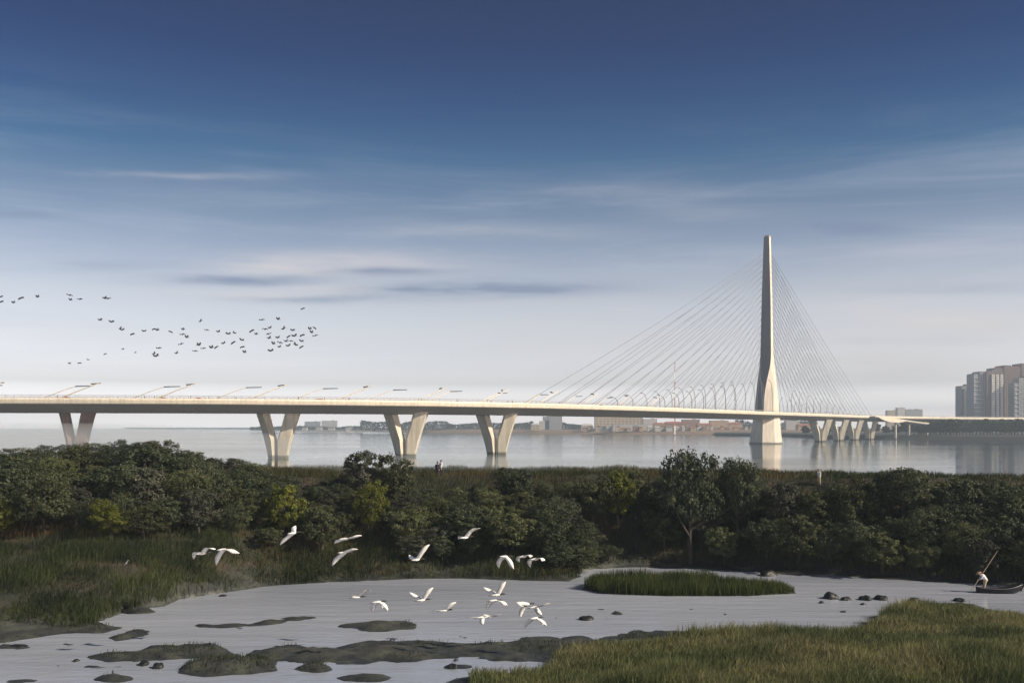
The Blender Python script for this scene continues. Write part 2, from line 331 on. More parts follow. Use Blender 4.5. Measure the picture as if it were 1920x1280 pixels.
def y_plat(X): return np.interp(X, [-60, -20, 10, 40, 70], [99, 105, 107, 102, 100])
def y_crest(X): return np.interp(X, [-70, -30, 0, 20, 40, 60], [122, 124, 124, 120, 110, 107])
xs = np.concatenate([np.arange(-160, -66, 3.0), np.arange(-66, 66, .36), np.arange(66, 161, 3.0)])
ys = np.concatenate([np.arange(-60, 45, 3.0), np.arange(45, 98, .3), np.arange(98, 176, .8)])
GX, GY = np.meshgrid(xs, ys)
def terrain():
    X, Y = GX, GY; wob = .34*fbm(X, Y, 2.2, 3, 4)+.26*fbm(X, Y, .8, 9, 3)
    Z = np.full(X.shape, -.6)
    def lay(poly, h, L, w=1.0):
        nonlocal Z
        x0 = min(p[0] for p in poly)-4; x1 = max(p[0] for p in poly)+4; y0 = min(p[1] for p in poly)-4; y1 = max(p[1] for p in poly)+4
        mk = (X > x0) & (X < x1) & (Y > y0) & (Y < y1); s = sdf(poly, X[mk], Y[mk])+wob[mk]*w
        z = np.where(s > 0, h*(1-np.exp(-np.maximum(s, 0)/L)), -.6*(1-np.exp(np.minimum(s, 0)/.9)))
        Z[mk] = np.maximum(Z[mk], z); return mk, s
    for poly, h, L in MUDS: lay(poly, h, L, .5 if h > .2 else .25)
    lay(REED, .15, .6, .6)
    mk, s = lay(near_poly, .28, 1.2)
    rise = np.zeros(X.shape); rise[mk] = .75*np.clip((s-2.0)/9, 0, 1)**1.2; 
    Z = Z+rise*(1+.5*fbm(X, Y, 6, 21))
    mm = Z > -.25; Z = np.where(mm, Z+.26*fbm(X, Y, 1.5, 61, 4)-.03, Z)
    mk, s = lay(far_poly, .35, 1.0, 1.0)
    yb, yp, yc = y_bank(X), y_plat(X), y_crest(X)
    t = np.clip((Y-yb-1.0)/(yp-yb-1.0), 0, 1.0)
    zf = 7.75*(t**1.15)*(1+.05*fbm(X, Y, 9, 5)) + .25*fbm(X, Y, 4, 6)*(t > .03)
    Z = np.where((Y > yb) & (Z > -.1), Z+zf, Z); Z = np.where(t > .25, np.maximum(Z, zf), Z)
    Z = np.where(Y > yc, np.maximum(Z-(Y-yc)*.55, -2.0), Z)
    Z = Z+np.where(Z > .02, .05*fbm(X, Y, 1.1, 31)*np.clip(Z*4, 0, 1), 0)
    return Z
GZ = terrain()
def zg(x, y):
    i = np.clip(np.searchsorted(xs, x)-1, 0, len(xs)-2); j = np.clip(np.searchsorted(ys, y)-1, 0, len(ys)-2)
    fx = (x-xs[i])/(xs[i+1]-xs[i]); fy = (y-ys[j])/(ys[j+1]-ys[j])
    return (GZ[j, i]*(1-fx)+GZ[j, i+1]*fx)*(1-fy)+(GZ[j+1, i]*(1-fx)+GZ[j+1, i+1]*fx)*fy
def make_ground():
    ny, nx = GX.shape; me = bpy.data.meshes.new('wetland_ground'); me.vertices.add(nx*ny)
    me.vertices.foreach_set('co', np.stack([GX, GY, GZ], -1).astype(np.float32).ravel())
    j, i = np.meshgrid(np.arange(ny-1), np.arange(nx-1), indexing='ij'); a = (j*nx+i).ravel()
    q = np.stack([a, a+1, a+nx+1, a+nx], -1).astype(np.int32); n = len(q)
    me.loops.add(n*4); me.loops.foreach_set('vertex_index', q.ravel()); me.polygons.add(n)
    me.polygons.foreach_set('loop_start', np.arange(0, n*4, 4, dtype=np.int32)); me.polygons.foreach_set('loop_total', np.full(n, 4, np.int32))
    me.polygons.foreach_set('use_smooth', np.ones(n, bool)); me.update(calc_edges=True)
    m = bpy.data.materials.new('wet_mud'); m.use_nodes = True; nt = m.node_tree; N = nt.nodes; L = nt.links; b = N['Principled BSDF']
    ge = N.new('ShaderNodeNewGeometry'); sp = N.new('ShaderNodeSeparateXYZ'); L.new(ge.outputs['Position'], sp.inputs[0])
    def nz(sc, d=6):
        n_ = N.new('ShaderNodeTexNoise'); n_.inputs['Scale'].default_value = sc; n_.inputs['Detail'].default_value = d; n_.inputs['Roughness'].default_value = .62; L.new(ge.outputs['Position'], n_.inputs['Vector']); return n_.outputs[0]
    def rp(inp, st):
        r = N.new('ShaderNodeValToRGB'); e = r.color_ramp.elements
        while len(e) < len(st): e.new(.5)
        for k, (p, c) in enumerate(st): e[k].position = p; e[k].color = (*c, 1)
        L.new(inp, r.inputs[0]); return r.outputs[0]
    mud = rp(nz(.9), [(.3, (.020, .022, .021)), (.5, (.044, .047, .042)), (.7, (.082, .09, .062))])
    sod = rp(nz(.35), [(.3, (.020, .025, .014)), (.5, (.034, .034, .020)), (.68, (.070, .046, .028))])
    mr = N.new('ShaderNodeMapRange'); mr.inputs[1].default_value = .7; mr.inputs[2].default_value = 2.0; L.new(sp.outputs['Z'], mr.inputs[0])
    mx = N.new('ShaderNodeMix'); mx.data_type = 'RGBA'; L.new(mr.outputs[0], mx.inputs['Factor']); L.new(mud, mx.inputs[6]); L.new(sod, mx.inputs[7])
    L.new(mx.outputs[2], b.inputs['Base Color'])
    rr = N.new('ShaderNodeMapRange'); rr.inputs[1].default_value = .02; rr.inputs[2].default_value = .35; rr.inputs[3].default_value = .3; rr.inputs[4].default_value = .9; L.new(sp.outputs['Z'], rr.inputs[0]); L.new(rr.outputs[0], b.inputs['Roughness'])
    bp = N.new('ShaderNodeBump'); bp.inputs['Strength'].default_value = .8; bp.inputs['Distance'].default_value = .08; L.new(nz(3.5), bp.inputs['Height']); L.new(bp.outputs[0], b.inputs['Normal'])
    me.materials.append(m); o = bpy.data.objects.new('wetland_ground', me); COL.objects.link(o); tag(o, kind='structure'); return o
make_ground()
def sheet(name, x0, x1, y0, y1, z, m, kind='structure'):
    o = MB().add([(x0, y0, z), (x1, y0, z), (x1, y1, z), (x0, y1, z)], [(0, 1, 2, 3)]).build(name, m); tag(o, kind=kind); return o
M['pond'] = water_mat('pond_water', (.34, .375, .45), (.44, .475, .56), .03, .10, .10, [(.9, (.25, 1.0, 1), .055, 3), (3.2, (.35, 1, 1), .022, 4)])  # pale streaks put a silvery sky sheen into the silty water's colour
M['river'] = water_mat('river_water', (.025, .038, .046), (.05, .07, .08), .06, .12, .012, [(.05, (.35, 1.0, 1), .16, 4), (.35, (.5, 1, 1), .030, 3)])
sheet('pond_water', -160, 160, -60, 118, 0.0, M['pond'])
sheet('river_water', -7000, 7000, 118, 8000, 0.0, M['river'])

# ------------------------------------------------------------------ the bridge
def catmull(pts, per=24):
    pts = [Vector(p) for p in pts]; out = []
    for i in range(len(pts)-1):
        p0, p1, p2, p3 = pts[max(i-1, 0)], pts[i], pts[i+1], pts[min(i+2, len(pts)-1)]
        for k in range(per):
            t = k/per; out.append(.5*((2*p1)+(p2-p0)*t+(2*p0-5*p1+4*p2-p3)*t*t+(3*p1-p0-3*p2+p3)*t**3))
    out.append(pts[-1]); return out
EDGE = catmull([(-420, 372), (-310, 379), (-200, 391), (-113, 408), (-35, 444), (26, 502), (90, 590), (144, 675), (205, 772), (285, 895), (372, 1030), (470, 1140), (600, 1235), (760, 1320), (960, 1400)], 24)
EL = [0.0]
for a, b in zip(EDGE, EDGE[1:]): EL.append(EL[-1]+(b-a).length)
def at(s):
    """point on the near edge of the deck at arc length s, with its direction and the direction across the deck"""
    i = int(np.clip(np.searchsorted(EL, s)-1, 0, len(EDGE)-2)); f = (s-EL[i])/(EL[i+1]-EL[i])
    p = EDGE[i].lerp(EDGE[i+1], f); t = (EDGE[min(i+2, len(EDGE)-1)]-EDGE[max(i-1, 0)]).normalized()
    return p, t, Vector((-t.y, t.x))
def s_of_px(px):
    best = min(range(len(EDGE)), key=lambda i: abs(960+EDGE[i].x/EDGE[i].y*F-px)); return EL[best]
def D(s, u, z):
    p, t, n = at(s); q = p+n*u; return Vector((q.x, q.y, z))
S_END = EL[-1]; ZT = 25.0; WD = 28.0
BR = empty('cable_stayed_bridge', (203, 790, 0), 'long pale bridge with one slender cable tower and V piers crossing the river', 'bridge')
def sweep(name, sec, m, s0=0, s1=None, ds=6.0, parent=BR):
    s1 = s1 or S_END; n = int((s1-s0)/ds); mb = MB()
    mb.loft([[D(s0+(s1-s0)*i/n, u, z) for u, z in sec] for i in range(n+1)]); o = mb.build(name, m, parent); return o
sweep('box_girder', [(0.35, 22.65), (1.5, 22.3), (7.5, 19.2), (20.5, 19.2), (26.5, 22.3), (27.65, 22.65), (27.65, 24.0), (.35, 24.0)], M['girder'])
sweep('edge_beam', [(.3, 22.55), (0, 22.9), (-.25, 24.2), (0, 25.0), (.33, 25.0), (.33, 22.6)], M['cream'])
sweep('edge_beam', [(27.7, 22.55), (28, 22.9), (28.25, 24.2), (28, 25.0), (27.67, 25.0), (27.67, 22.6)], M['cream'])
sweep('road_surface', [(3.4, 24.0), (3.4, 24.12), (24.6, 24.12), (24.6, 24.0)], M['asphalt'])
sweep('walkway', [(.36, 24.0), (.36, 24.25), (3.38, 24.25), (3.38, 24.0)], M['girder'])
for u in (.15, 27.85):
    mb = MB()
    for z, r in ((26.1, .07), (25.75, .035), (25.4, .035)):
        n = int(S_END/9); mb.tube([D(S_END*i/n, u, z) for i in range(n+1)], r, 5)
    for i in range(int(min(S_END, 1150)/3.0)):
        p = D(i*3.0, u, 25.5); mb.box(p, (.09, .09, 1.2))
    mb.build('railing', M['rail'], BR)
# V piers: two flaring legs on a low pile cap
def v_pier(px, d, top, pm='pier', wl=(6.3, 4.2), dep=(6.0, 4.6), zt=20.2):
    X = (px-960)/F*d; c = MB()
    n = 24; c.loft([[(X+(top*.36+3.2)*math.cos(2*math.pi*k/n), d+4.2*math.sin(2*math.pi*k/n), z) for k in range(n)] for z in (-3, -.3)])
    cap = c.build('pier', M['pier'], BR)
    for sgn in (-1, 1):
        mb = MB(); rings = []
        for i in range(19):
            t = i/18; z = -2.5+(zt+2.5)*t; k_ = top/20.0; ho = (4.1+5.9*t**1.35)*k_; hi = 3.4*k_*max(0, (t-.47)/.53)**.85+.04; w = ho-hi; cx = sgn*(ho+hi)/2; dp = dep[1]+(dep[0]-dep[1])*t
            # flattened five-sided section: broad face turned outwards (left leg) or to the front (right leg), narrow inner face
            if sgn < 0: sec = [(-w*.5, dp*.40), (w*.16, -dp*.56), (w*.5, dp*.02), (w*.42, dp*.4), (0, dp*.5)]
            else: sec = [(-w*.5, dp*.02), (-w*.36, -dp*.40), (w*.40, -dp*.34), (w*.5, dp*.30), (0, dp*.5)]
            rings.append([(X+cx+a, d+b, z) for a, b in sec])
        mb.loft(rings).build('leg', M[pm], cap)
for px, d, top in ((141, 406, 16.2), (520, 428, 20.0), (760, 449, 21.2), (931, 484, 21.2), (1539, 905, 22.5), (1573, 957, 20.5), (1602, 1006, 19.5), (1631, 1056, 18)):
    v_pier(px, d, top, 'pier_brown' if px < 200 else 'pier')
# tower
TC = Vector((203, 790))
TR = [(-3, -14.4, -7.6, 3.2, 12.7), (0, -13.9, -7.2, 3.2, 12.2), (9, -12.4, -6.8, 3.1, 11.1), (17.7, -11.2, -6.4, 3.0, 10.3), (26, -9.8, -5.9, 3.0, 9.6), (36, -8.9, -4.9, 3.1, 8.7), (47, -8.0, -3.3, 3.1, 7.5), (54, -7.1, -1.5, 2.7, 6.7), (60, -6.3, .2, 2.2, 6.0), (66, -5.8, 1.2, 1.9, 5.2), (72.5, -5.5, 1.3, 1.7, 4.6), (90, -5.1, 1.25, 1.6, 4.2), (114.7, -4.6, 1.2, 1.5, 3.8), (140, -3.8, .7, .95, 3.1), (164, -3.0, .35, .55, 2.4)]
def tower():
    zz = [r[0] for r in TR]; rings = []
    zd = np.arange(-3, 164.6, .5); ker = np.hanning(43); ker /= ker.sum()
    sm = [np.convolve(np.pad(np.interp(zd, zz, [r[k] for r in TR]), 21, 'reflect', reflect_type='odd'), ker, 'valid') for k in (1, 2, 3, 4)]
    for z in sorted(set(list(np.arange(-3, 164.1, 2.5))+[164])):
        A, B, C, E = (float(np.interp(z, zd, q)) for q in sm); w = E-A
        rings.append([(TC.x+A, TC.y+w*.16, z), (TC.x+B, TC.y-w*.45, z), (TC.x+C, TC.y-w*.37, z), (TC.x+E, TC.y+w*.10, z), (TC.x+E*.35, TC.y+w*.42, z), (TC.x+A*.5, TC.y+w*.44, z)])
    mb = MB().loft(rings); n = 6
    # the broad left face above the deck has its shade put into a darker colour
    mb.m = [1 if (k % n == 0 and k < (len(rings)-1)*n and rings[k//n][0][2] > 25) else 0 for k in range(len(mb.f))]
    o = mb.build('tower', [M['tower'], M['tower_shaded_face']], BR)
    c = MB(); A, B, C, E = TR[-1][1:]; w = E-A
    pts = [(A, w*.16), (B, -w*.45), (C, -w*.37), (E, w*.10), (E*.35, w*.42), (A*.5, w*.44)]
    c.loft([[(TC.x+x*f, TC.y+y*f, z) for x, y in pts] for z, f in ((164.01, .9), (165.2, .86))]).build('tower_cap', M['mast_grey'], o)
    return o
tower()
S_T = min(range(len(EDGE)), key=lambda i: (EDGE[i]-TC).length); S_T = EL[S_T]
# stay cables: two planes either side of the tower
NC = 19
for side in (-1, 1):
    for i in range(NC):
        f = i/(NC-1); r = (42+(S_T-s_of_px(1052)-42)*f) if side < 0 else (42+255*f); zt = 58+93*f**.85
        for u in (2.0, 26.0):
            q = D(S_T+side*r, u, 24.3); x0 = TC.x+float(np.interp(zt, [r_[0] for r_ in TR], [r_[1 if side < 0 else 4] for r_ in TR]))*.93; top = Vector((x0, TC.y+(.9 if u < 14 else 1.8), zt))
            L_ = (top-q).length; pts = [q.lerp(top, k/8)-Vector((0, 0, .006*L_*math.sin(math.pi*k/8))) for k in range(9)]
            MB().tube(pts, .145, 5).build('stay_cable', M['cable'], BR)
# ramp dropping from the right-hand approach
RAMP = catmull([(372, 1020), (415, 1066), (462, 1106), (520, 1140), (600, 1178), (720, 1225), (900, 1290)], 12)
RAMP = RAMP[:31]
def ramp_z(i): return 24.5-.34*max(0, i-3)
def ramp():
    r = empty('ramp_viaduct', (RAMP[10].x, RAMP[10].y, 0), 'curved concrete slip road dropping beside the right end of the bridge', 'ramp')
    n = len(RAMP); rings = []; er = []
    for i, p in enumerate(RAMP):
        t = (RAMP[min(i+1, n-1)]-RAMP[max(i-1, 0)]).normalized(); nn = Vector((-t.y, t.x)); z = ramp_z(i)
        def q(u, dz): return (p.x+nn.x*u, p.y+nn.y*u, z+dz)
        rings.append([q(.3, -1.3), q(2.5, -2.8), q(7, -2.8), q(9, -1.3), q(9, 0), q(.3, 0)])
        dk = -.6-3.6*math.sin(math.pi*np.clip((i-2)/13, 0, 1))**.8
        er.append([q(.28, dk), q(-.1, dk), q(-.1, .55), q(.28, .55)])
    MB().loft(rings).build('box_girder', M['girder'], r); MB().loft(er).build('edge_beam', M['cream'], r)
    for i in (12, 18, 25):
        p = RAMP[i]; t = (RAMP[i+1]-RAMP[i]).normalized(); nn = Vector((-t.y, t.x)); c = p+nn*4.5; z = ramp_z(i)-2.7
        MB().loft([[(c.x+a*math.cos(k*math.pi/6), c.y+a*math.sin(k*math.pi/6), zz) for k in range(12)] for zz, a in ((-2, 1.2), (z-1.5, 1.2), (z, 2.4))]).build('column', M['pier'], r)
ramp()

# landmark wording used in labels
MARKS = [(141, 'the leftmost V pier'), (520, 'the second V pier'), (760, 'the third V pier'), (931, 'the fourth V pier'), (1200, 'the left cable fan'), (1440, 'the cable tower'), (1590, 'the small far V piers'), (1860, 'the high rises')]
def where(px):
    m = min(MARKS, key=lambda q: abs(q[0]-px)); d = px-m[0]
    return (m[1], 'in line with' if abs(d) < 30 else ('left of' if d < 0 else 'right of'))
ORD = ['first', 'second', 'third', 'fourth', 'fifth', 'sixth', 'seventh', 'eighth', 'ninth', 'tenth', 'eleventh', 'twelfth', 'thirteenth', 'fourteenth', 'fifteenth', 'sixteenth', 'seventeenth', 'eighteenth', 'nineteenth', 'twentieth']
def label_rows(items, fmt):
    """items: (px, object, description). Words its place by the nearest landmark; counts outward from it when several share it"""
    bins = {}
    for px, o, desc in items:
        m, side = where(px); bins.setdefault((desc, m, side), []).append((abs(px-dict((b, a) for a, b in MARKS)[m]), o))
    for (desc, m, side), l in bins.items():
        l.sort(key=lambda q: q[0])
        for i, (_, o) in enumerate(l):
            o['label'] = fmt.format(desc=desc, place=(f'{side} {m}' if len(l) == 1 else f'{ORD[min(i, 19)]} {side} {m}'))

# street lamps: leaning poles along the approach, curved masts beside the tower
def lean_lamp(s, far):
    u = 27.4 if far else .8; b = D(s, u, 24.3); p, t, n = at(s); t3 = Vector((t.x, t.y, 0)); n3 = Vector((n.x, n.y, 0)); g = 'leaning street lamps along the bridge'
    e = empty('street_lamp', b, None, 'street lamp', g)
    if far:
        pts = [b, b+t3*9+Vector((0, 0, 4.0)), b+t3*14.2+Vector((0, 0, 5.9)), b+t3*16.2+Vector((0, 0, 6.3))]
        MB().tube(pts, [.24, .2, .17, .15], 6).build('pole', M['lamp_pole'], e)
        MB().tube([pts[3]-t3*.6+Vector((0, 0, .05)), pts[3]+t3*6.0+Vector((0, 0, .25))], [.42, .30], 6, flat=.6).build('lamp_head', M['lamp_dark'], e)
    else:
        pts = [b, b+t3*8+Vector((0, 0, 3.5)), b+t3*16.5+Vector((0, 0, 6.9))]
        MB().tube(pts, [.32, .27, .17], 6).build('pole', M['lamp_pole'], e)
        h = b+t3*14.4+n3*.5+Vector((0, 0, 6.35))
        MB().tube([h-t3*1.6+n3*0.1+Vector((0, 0, -.1)), h+n3*3.4+t3*1.0+Vector((0, 0, .45))], [.46, .36], 6, flat=.6).build('lamp_head', M['lamp_dark'], e)
    return e
lamps_near, lamps_far = [], []
s0 = s_of_px(112)
sA = s_of_px(25)
def px_of(v): return 960+v.x/v.y*F
k = -1
while True:
    s = s0+36.5*k
    if s > S_T-250: break
    if s > 20: e = lean_lamp(s, False); lamps_near.append((px_of(e.location), e, 'near side leaning lamp with short head'))
    s = sA+36.5*k
    if s > 20: e = lean_lamp(s, True); lamps_far.append((px_of(e.location), e, 'far side leaning lamp with long head'))
    k += 1
label_rows(lamps_near+lamps_far, '{desc}, {place}')
def curve_mast(s, far):
    u = 27.2 if far else .9; b = D(s, u, 24.3); p, t, n = at(s); t3 = Vector((t.x, t.y, 0)); r = abs(s-S_T); side = -1 if s < S_T else 1
    h = 5.2+max(0, 262-r)*.082 if side < 0 else 4.0+max(0, 210-r)*.078; reach = 7.5 if side < 0 else 6.5
    e = empty('street_lamp', b, None, 'street lamp', 'curved lamp masts beside the tower')
    pts = []
    for i in range(11):
        q = i/10; pts.append(b+t3*(-side*(.8*math.sin(math.pi*q*.9))+side*reach*q**2.6)+Vector((0, 0, h*(1-(1-q)**1.55))))
    MB().tube(pts, [.26-.012*i for i in range(11)], 5).build('pole', M['mast_grey'], e)
    MB().tube([pts[-1]-t3*side*.3, pts[-1]+t3*side*2.6+Vector((0, 0, .02))], [.36, .26], 5, flat=.6).build('lamp_head', M['lamp_dark'], e)
    return e
cm = []
for side, r0, r1 in ((-1, 24, 246), (1, 24, 250)):
    r = r0
    while r < r1:
        for far in (False, True):
            s = S_T+side*(r+(10 if far else 0)); e = curve_mast(s, far)
            cm.append((px_of(e.location), e, ('farther' if far else 'nearer')+' row curved dark lamp mast'))
        r += 20.5
MARKS_SAVE = MARKS
MARKS = [(1010, 'the left cable end'), (1265, 'the radio mast'), (1440, 'the cable tower'), (1590, 'the right cable end')]
label_rows(cm, '{desc}, {place}')
MARKS = MARKS_SAVE

# ------------------------------------------------------------------ far banks
M['far_land'] = mat('far_land', (.30, .20, .14), .9, .3, .01, color2=(.20, .15, .10))
M['bank'] = mat('dark_bank', (.055, .056, .052), .9, .3, .06, color2=(.035, .035, .036))
M['town'] = mat('town_ground', (.10, .10, .085), .9, .3, .02)
def land(name, front, depth, z, m, lip=6.0, zb=None, back=3.0):
    """low land: front shoreline (world xy), a sloped bank up to z, then flat back by depth"""
    mb = MB(); a = [Vector((x, y, -2.0)) for x, y in front]; b = [Vector((x*(1+lip/y), y+lip, zb or z*.8)) for x, y in front]; c = [Vector((x*(1+back*lip/y), y+back*lip, z)) for x, y in front]
    e = [Vector((x*(1+depth/y), y+depth, z)) for x, y in front]; n = len(front); vs = a+b+c+e; fs = []
    for r in range(3):
        for i in range(n-1): fs.append((r*n+i, r*n+i+1, (r+1)*n+i+1, (r+1)*n+i))
    o = mb.add(vs, fs).build(name, m); tag(o, kind='structure'); return o
land('far_shore', [G(x, y) for x, y in ((470, 806.0), (560, 807.6), (700, 808.6), (800, 811.5), (900, 812.5), (1000, 813.4), (1150, 814.4), (1320, 815.2), (1430, 815.6), (1560, 815.8), (1700, 816), (1900, 816))], 2600, 8.0, M['far_land'], 20, 1.6, 6.5)
land('headland', [G(x, y) for x, y in ((234, 803.7), (262, 804.0), (330, 804.3), (400, 804.2), (490, 804.4), (620, 804.2))], 1000, 9.0, M['town'], 60)
land('right_bank', [G(x, y) for x, y in ((1342, 816.8), (1400, 817.6), (1470, 818.4), (1530, 821.3), (1600, 822.6), (1680, 823.5), (1790, 824.6), (1930, 826.0), (2200, 827), (2600, 828))], 1600, 4.5, M['bank'], 10)

def wall_mat(name, col, win, sx, sz, mortar=.35):
    """plaster with rows of small windows too far away to model one by one"""
    m = bpy.data.materials.new(name); m.use_nodes = True; nt = m.node_tree; N = nt.nodes; L = nt.links; b = N['Principled BSDF']; b.inputs['Roughness'].default_value = .8
    tc = N.new('ShaderNodeTexCoord'); sp = N.new('ShaderNodeSeparateXYZ'); L.new(tc.outputs['Object'], sp.inputs[0])
    add = N.new('ShaderNodeMath'); L.new(sp.outputs[0], add.inputs[0]); L.new(sp.outputs[1], add.inputs[1]); cb = N.new('ShaderNodeCombineXYZ'); L.new(add.outputs[0], cb.inputs[0]); L.new(sp.outputs[2], cb.inputs[1])
    br = N.new('ShaderNodeTexBrick'); br.offset = 0; br.inputs['Scale'].default_value = 1; br.inputs['Brick Width'].default_value = sx; br.inputs['Row Height'].default_value = sz
    br.inputs['Mortar Size'].default_value = mortar; br.inputs['Mortar Smooth'].default_value = .1; br.inputs['Mortar'].default_value = (*col, 1); br.inputs['Color1'].default_value = (*win, 1); br.inputs['Color2'].default_value = (*[c*1.5 for c in win], 1)
    L.new(cb.outputs[0], br.inputs['Vector']); L.new(br.outputs[0], b.inputs['Base Color']); return m
M['w_beige'] = wall_mat('beige_facade', (.55, .45, .33), (.20, .165, .14), 7.0, 4.6, 1.3)
M['w_grey'] = wall_mat('grey_facade', (.38, .39, .41), (.12, .13, .15), 3.4, 3.2, .8)
M['w_pale'] = wall_mat('pale_facade', (.60, .58, .55), (.25, .25, .26), 3.6, 3.2, 1.0)
M['w_red'] = wall_mat('red_facade', (.36, .21, .17), (.14, .09, .08), 3.6, 3.2, 1.0)
M['w_brown'] = wall_mat('brown_facade', (.22, .15, .14), (.07, .055, .055), 3.2, 3.1, .7)
M['w_orange'] = wall_mat('orange_facade', (.50, .36, .25), (.3, .2, .14), 3.8, 3.4, 1.2)
M['roof_red'] = mat('red_roof', (.34, .13, .09), .85, .2, .2)
M['roof_grey'] = mat('grey_roof', (.20, .20, .20), .85, .2, .2)
M['roof_pale'] = mat('pale_roof', (.55, .53, .50), .85, .1, .2)
def house(x0, x1, ytop, d, wm, rm, label, roof='flat', dep=14, yb=None, group='buildings on the far shore', cat='building', z0=7.8):
    X0 = (x0-960)/F*d; X1 = (x1-960)/F*d; zt = H+(HY-ytop)/F*d; c = ((X0+X1)/2, d+dep/2, z0); w = X1-X0
    e = empty('house' if w < 40 else 'building', c, label, cat, group)
    rh = min(3.5, (zt-z0)*.3) if roof != 'flat' else .8; zw = zt-rh
    MB().box((c[0], c[1], (z0-1+zw)/2), (w, dep, zw-z0+1)).build('wall', wm, e)
    if roof == 'flat':
        mb = MB(); mb.box((c[0], c[1], zw+.15), (w+.6, dep+.6, .3)); 
        for q in (-1, 1): mb.box((c[0], c[1]+q*(dep/2), zw+.55), (w+.6, .4, .5)); mb.box((c[0]+q*(w/2), c[1], zw+.55), (.4, dep-.5, .5))
        mb.box((c[0]+w*.2, c[1], zw+1.2), (min(5, w*.3), 4, 1.8)); mb.build('roof', rm, e)
    else:
        h2 = dep/2+.6; xa, xb = c[0]-w/2-.5, c[0]+w/2+.5
        MB().add([(xa, c[1]-h2, zw), (xb, c[1]-h2, zw), (xb, c[1]+h2, zw), (xa, c[1]+h2, zw), (xa+3, c[1], zt), (xb-3, c[1], zt)], [(0, 1, 5, 4), (2, 3, 4, 5), (1, 2, 5), (3, 0, 4), (3, 2, 1, 0)]).build('roof', rm, e)
    return e
    return e
T = M
house(571, 600, 790, 2900, M['w_grey'], M['roof_grey'], 'hazy grey block between the second and third V piers, left one of the pair')
house(603, 632, 788.5, 2950, M['w_pale'], M['roof_grey'], 'hazy pale block between the second and third V piers, right one of the pair')
house(640, 676, 799, 2700, M['w_grey'], M['roof_grey'], 'low hazy shed on the shore left of the third V pier', 'hip')
house(996, 1012, 793, 1950, M['w_beige'], M['roof_pale'], 'small cream house right of the V pier in open water', 'hip')
house(1011, 1022, 789, 1990, M['w_pale'], M['roof_pale'], 'narrow pale building just left of the blue grey slab')
house(1018, 1031, 781, 2100, M['w_grey'], M['roof_grey'], 'slim blue grey tower left of the wide blue grey slab')
house(1030, 1054, 778, 2080, M['w_grey'], M['roof_grey'], 'wide blue grey slab right of the V pier in open water')
house(1090, 1112, 794, 1850, M['w_pale'], M['roof_pale'], 'low cream house left of the long beige block', 'hip')
house(1116, 1205, 780, 1880, M['w_beige'], M['roof_pale'], 'long beige many windowed block under the left cables', dep=22)
house(1150, 1212, 795, 1800, M['w_pale'], M['roof_pale'], 'low white arcade in front of the long beige block')
house(1206, 1232, 785, 1850, M['w_pale'], M['roof_pale'], 'white building right of the long beige block')
house(1226, 1246, 792, 1800, M['w_beige'], M['roof_red'], 'small cream house with red roof left of the red brick row', 'hip')
house(1246, 1280, 790, 1830, M['w_red'], M['roof_red'], 'red brick row below the radio mast', 'hip')
house(1280, 1312, 786, 1860, M['w_red'], M['roof_pale'], 'tall red building right of the radio mast')
house(1308, 1334, 793, 1790, M['w_beige'], M['roof_red'], 'pinkish house with red roof left of the orange block', 'hip')
house(1332, 1366, 788, 1830, M['w_orange'], M['roof_pale'], 'orange beige block left of the cable tower, taller one')
house(1365, 1392, 791, 1830, M['w_orange'], M['roof_red'], 'orange house with red roof nearest the cable tower', 'hip')
house(1474, 1496, 788, 1830, M['w_pale'], M['roof_pale'], 'white building just right of the cable tower')
house(1496, 1520, 794, 1800, M['w_orange'], M['roof_red'], 'orange house left of the small far V piers', 'hip')
house(1664, 1686, 769, 2500, M['w_beige'], M['roof_pale'], 'hazy pinkish block above the bridge, left of the white tower')
house(1683, 1697, 764, 2450, M['w_pale'], M['roof_pale'], 'hazy white tower above the right end of the bridge')
house(1698, 1730, 767, 2550, M['w_grey'], M['roof_grey'], 'hazy grey block above the bridge, right of the white tower')
sm = []
xx = 1092.0; rr = random.Random(5)
while xx < 1412:
    w_ = rr.uniform(5, 12); wm, rm, dsc = rr.choice([('w_pale', 'roof_pale', 'small white'), ('w_beige', 'roof_red', 'small beige red roofed'), ('w_orange', 'roof_red', 'small orange red roofed'), ('w_pale', 'roof_grey', 'small pale grey roofed'), ('w_red', 'roof_grey', 'small brick')])
    e = house(xx, xx+w_, rr.uniform(796.5, 801), 1770+rr.uniform(0, 14), M[wm], M[rm], None, rr.choice(['flat', 'hip', 'hip']), dep=9, group='small houses along the far shore', z0=6.3); sm.append((xx+w_/2, e, dsc+' far shore house')); xx += w_+rr.choice([.5, 1.5, 4, 8])
for xx in (566, 592, 615, 648, 668, 703, 812, 846, 874, 985, 1046):
    w_ = rr.uniform(6, 12); e = house(xx, xx+w_, rr.uniform(798, 801.5), 2250, M['w_pale'], M['roof_grey'], None, 'hip', dep=10, group='small houses along the far shore', z0=7); sm.append((xx, e, 'tiny hazy far shore house'))
label_rows(sm, '{desc}, {place}')
for i, (x0, x1, y, wm, lab) in enumerate(((1722, 1752, 785, 'w_pale', 'pale low building behind the slip road, left one'), (1750, 1780, 782, 'w_red', 'pinkish low building behind the slip road, middle one'), (1778, 1812, 784, 'w_pale', 'white low building behind the slip road, beside the high rises'))):
    house(x0, x1, y, 1750, M[wm], M['roof_pale'], lab, group='low buildings on the right bank', z0=4.5)

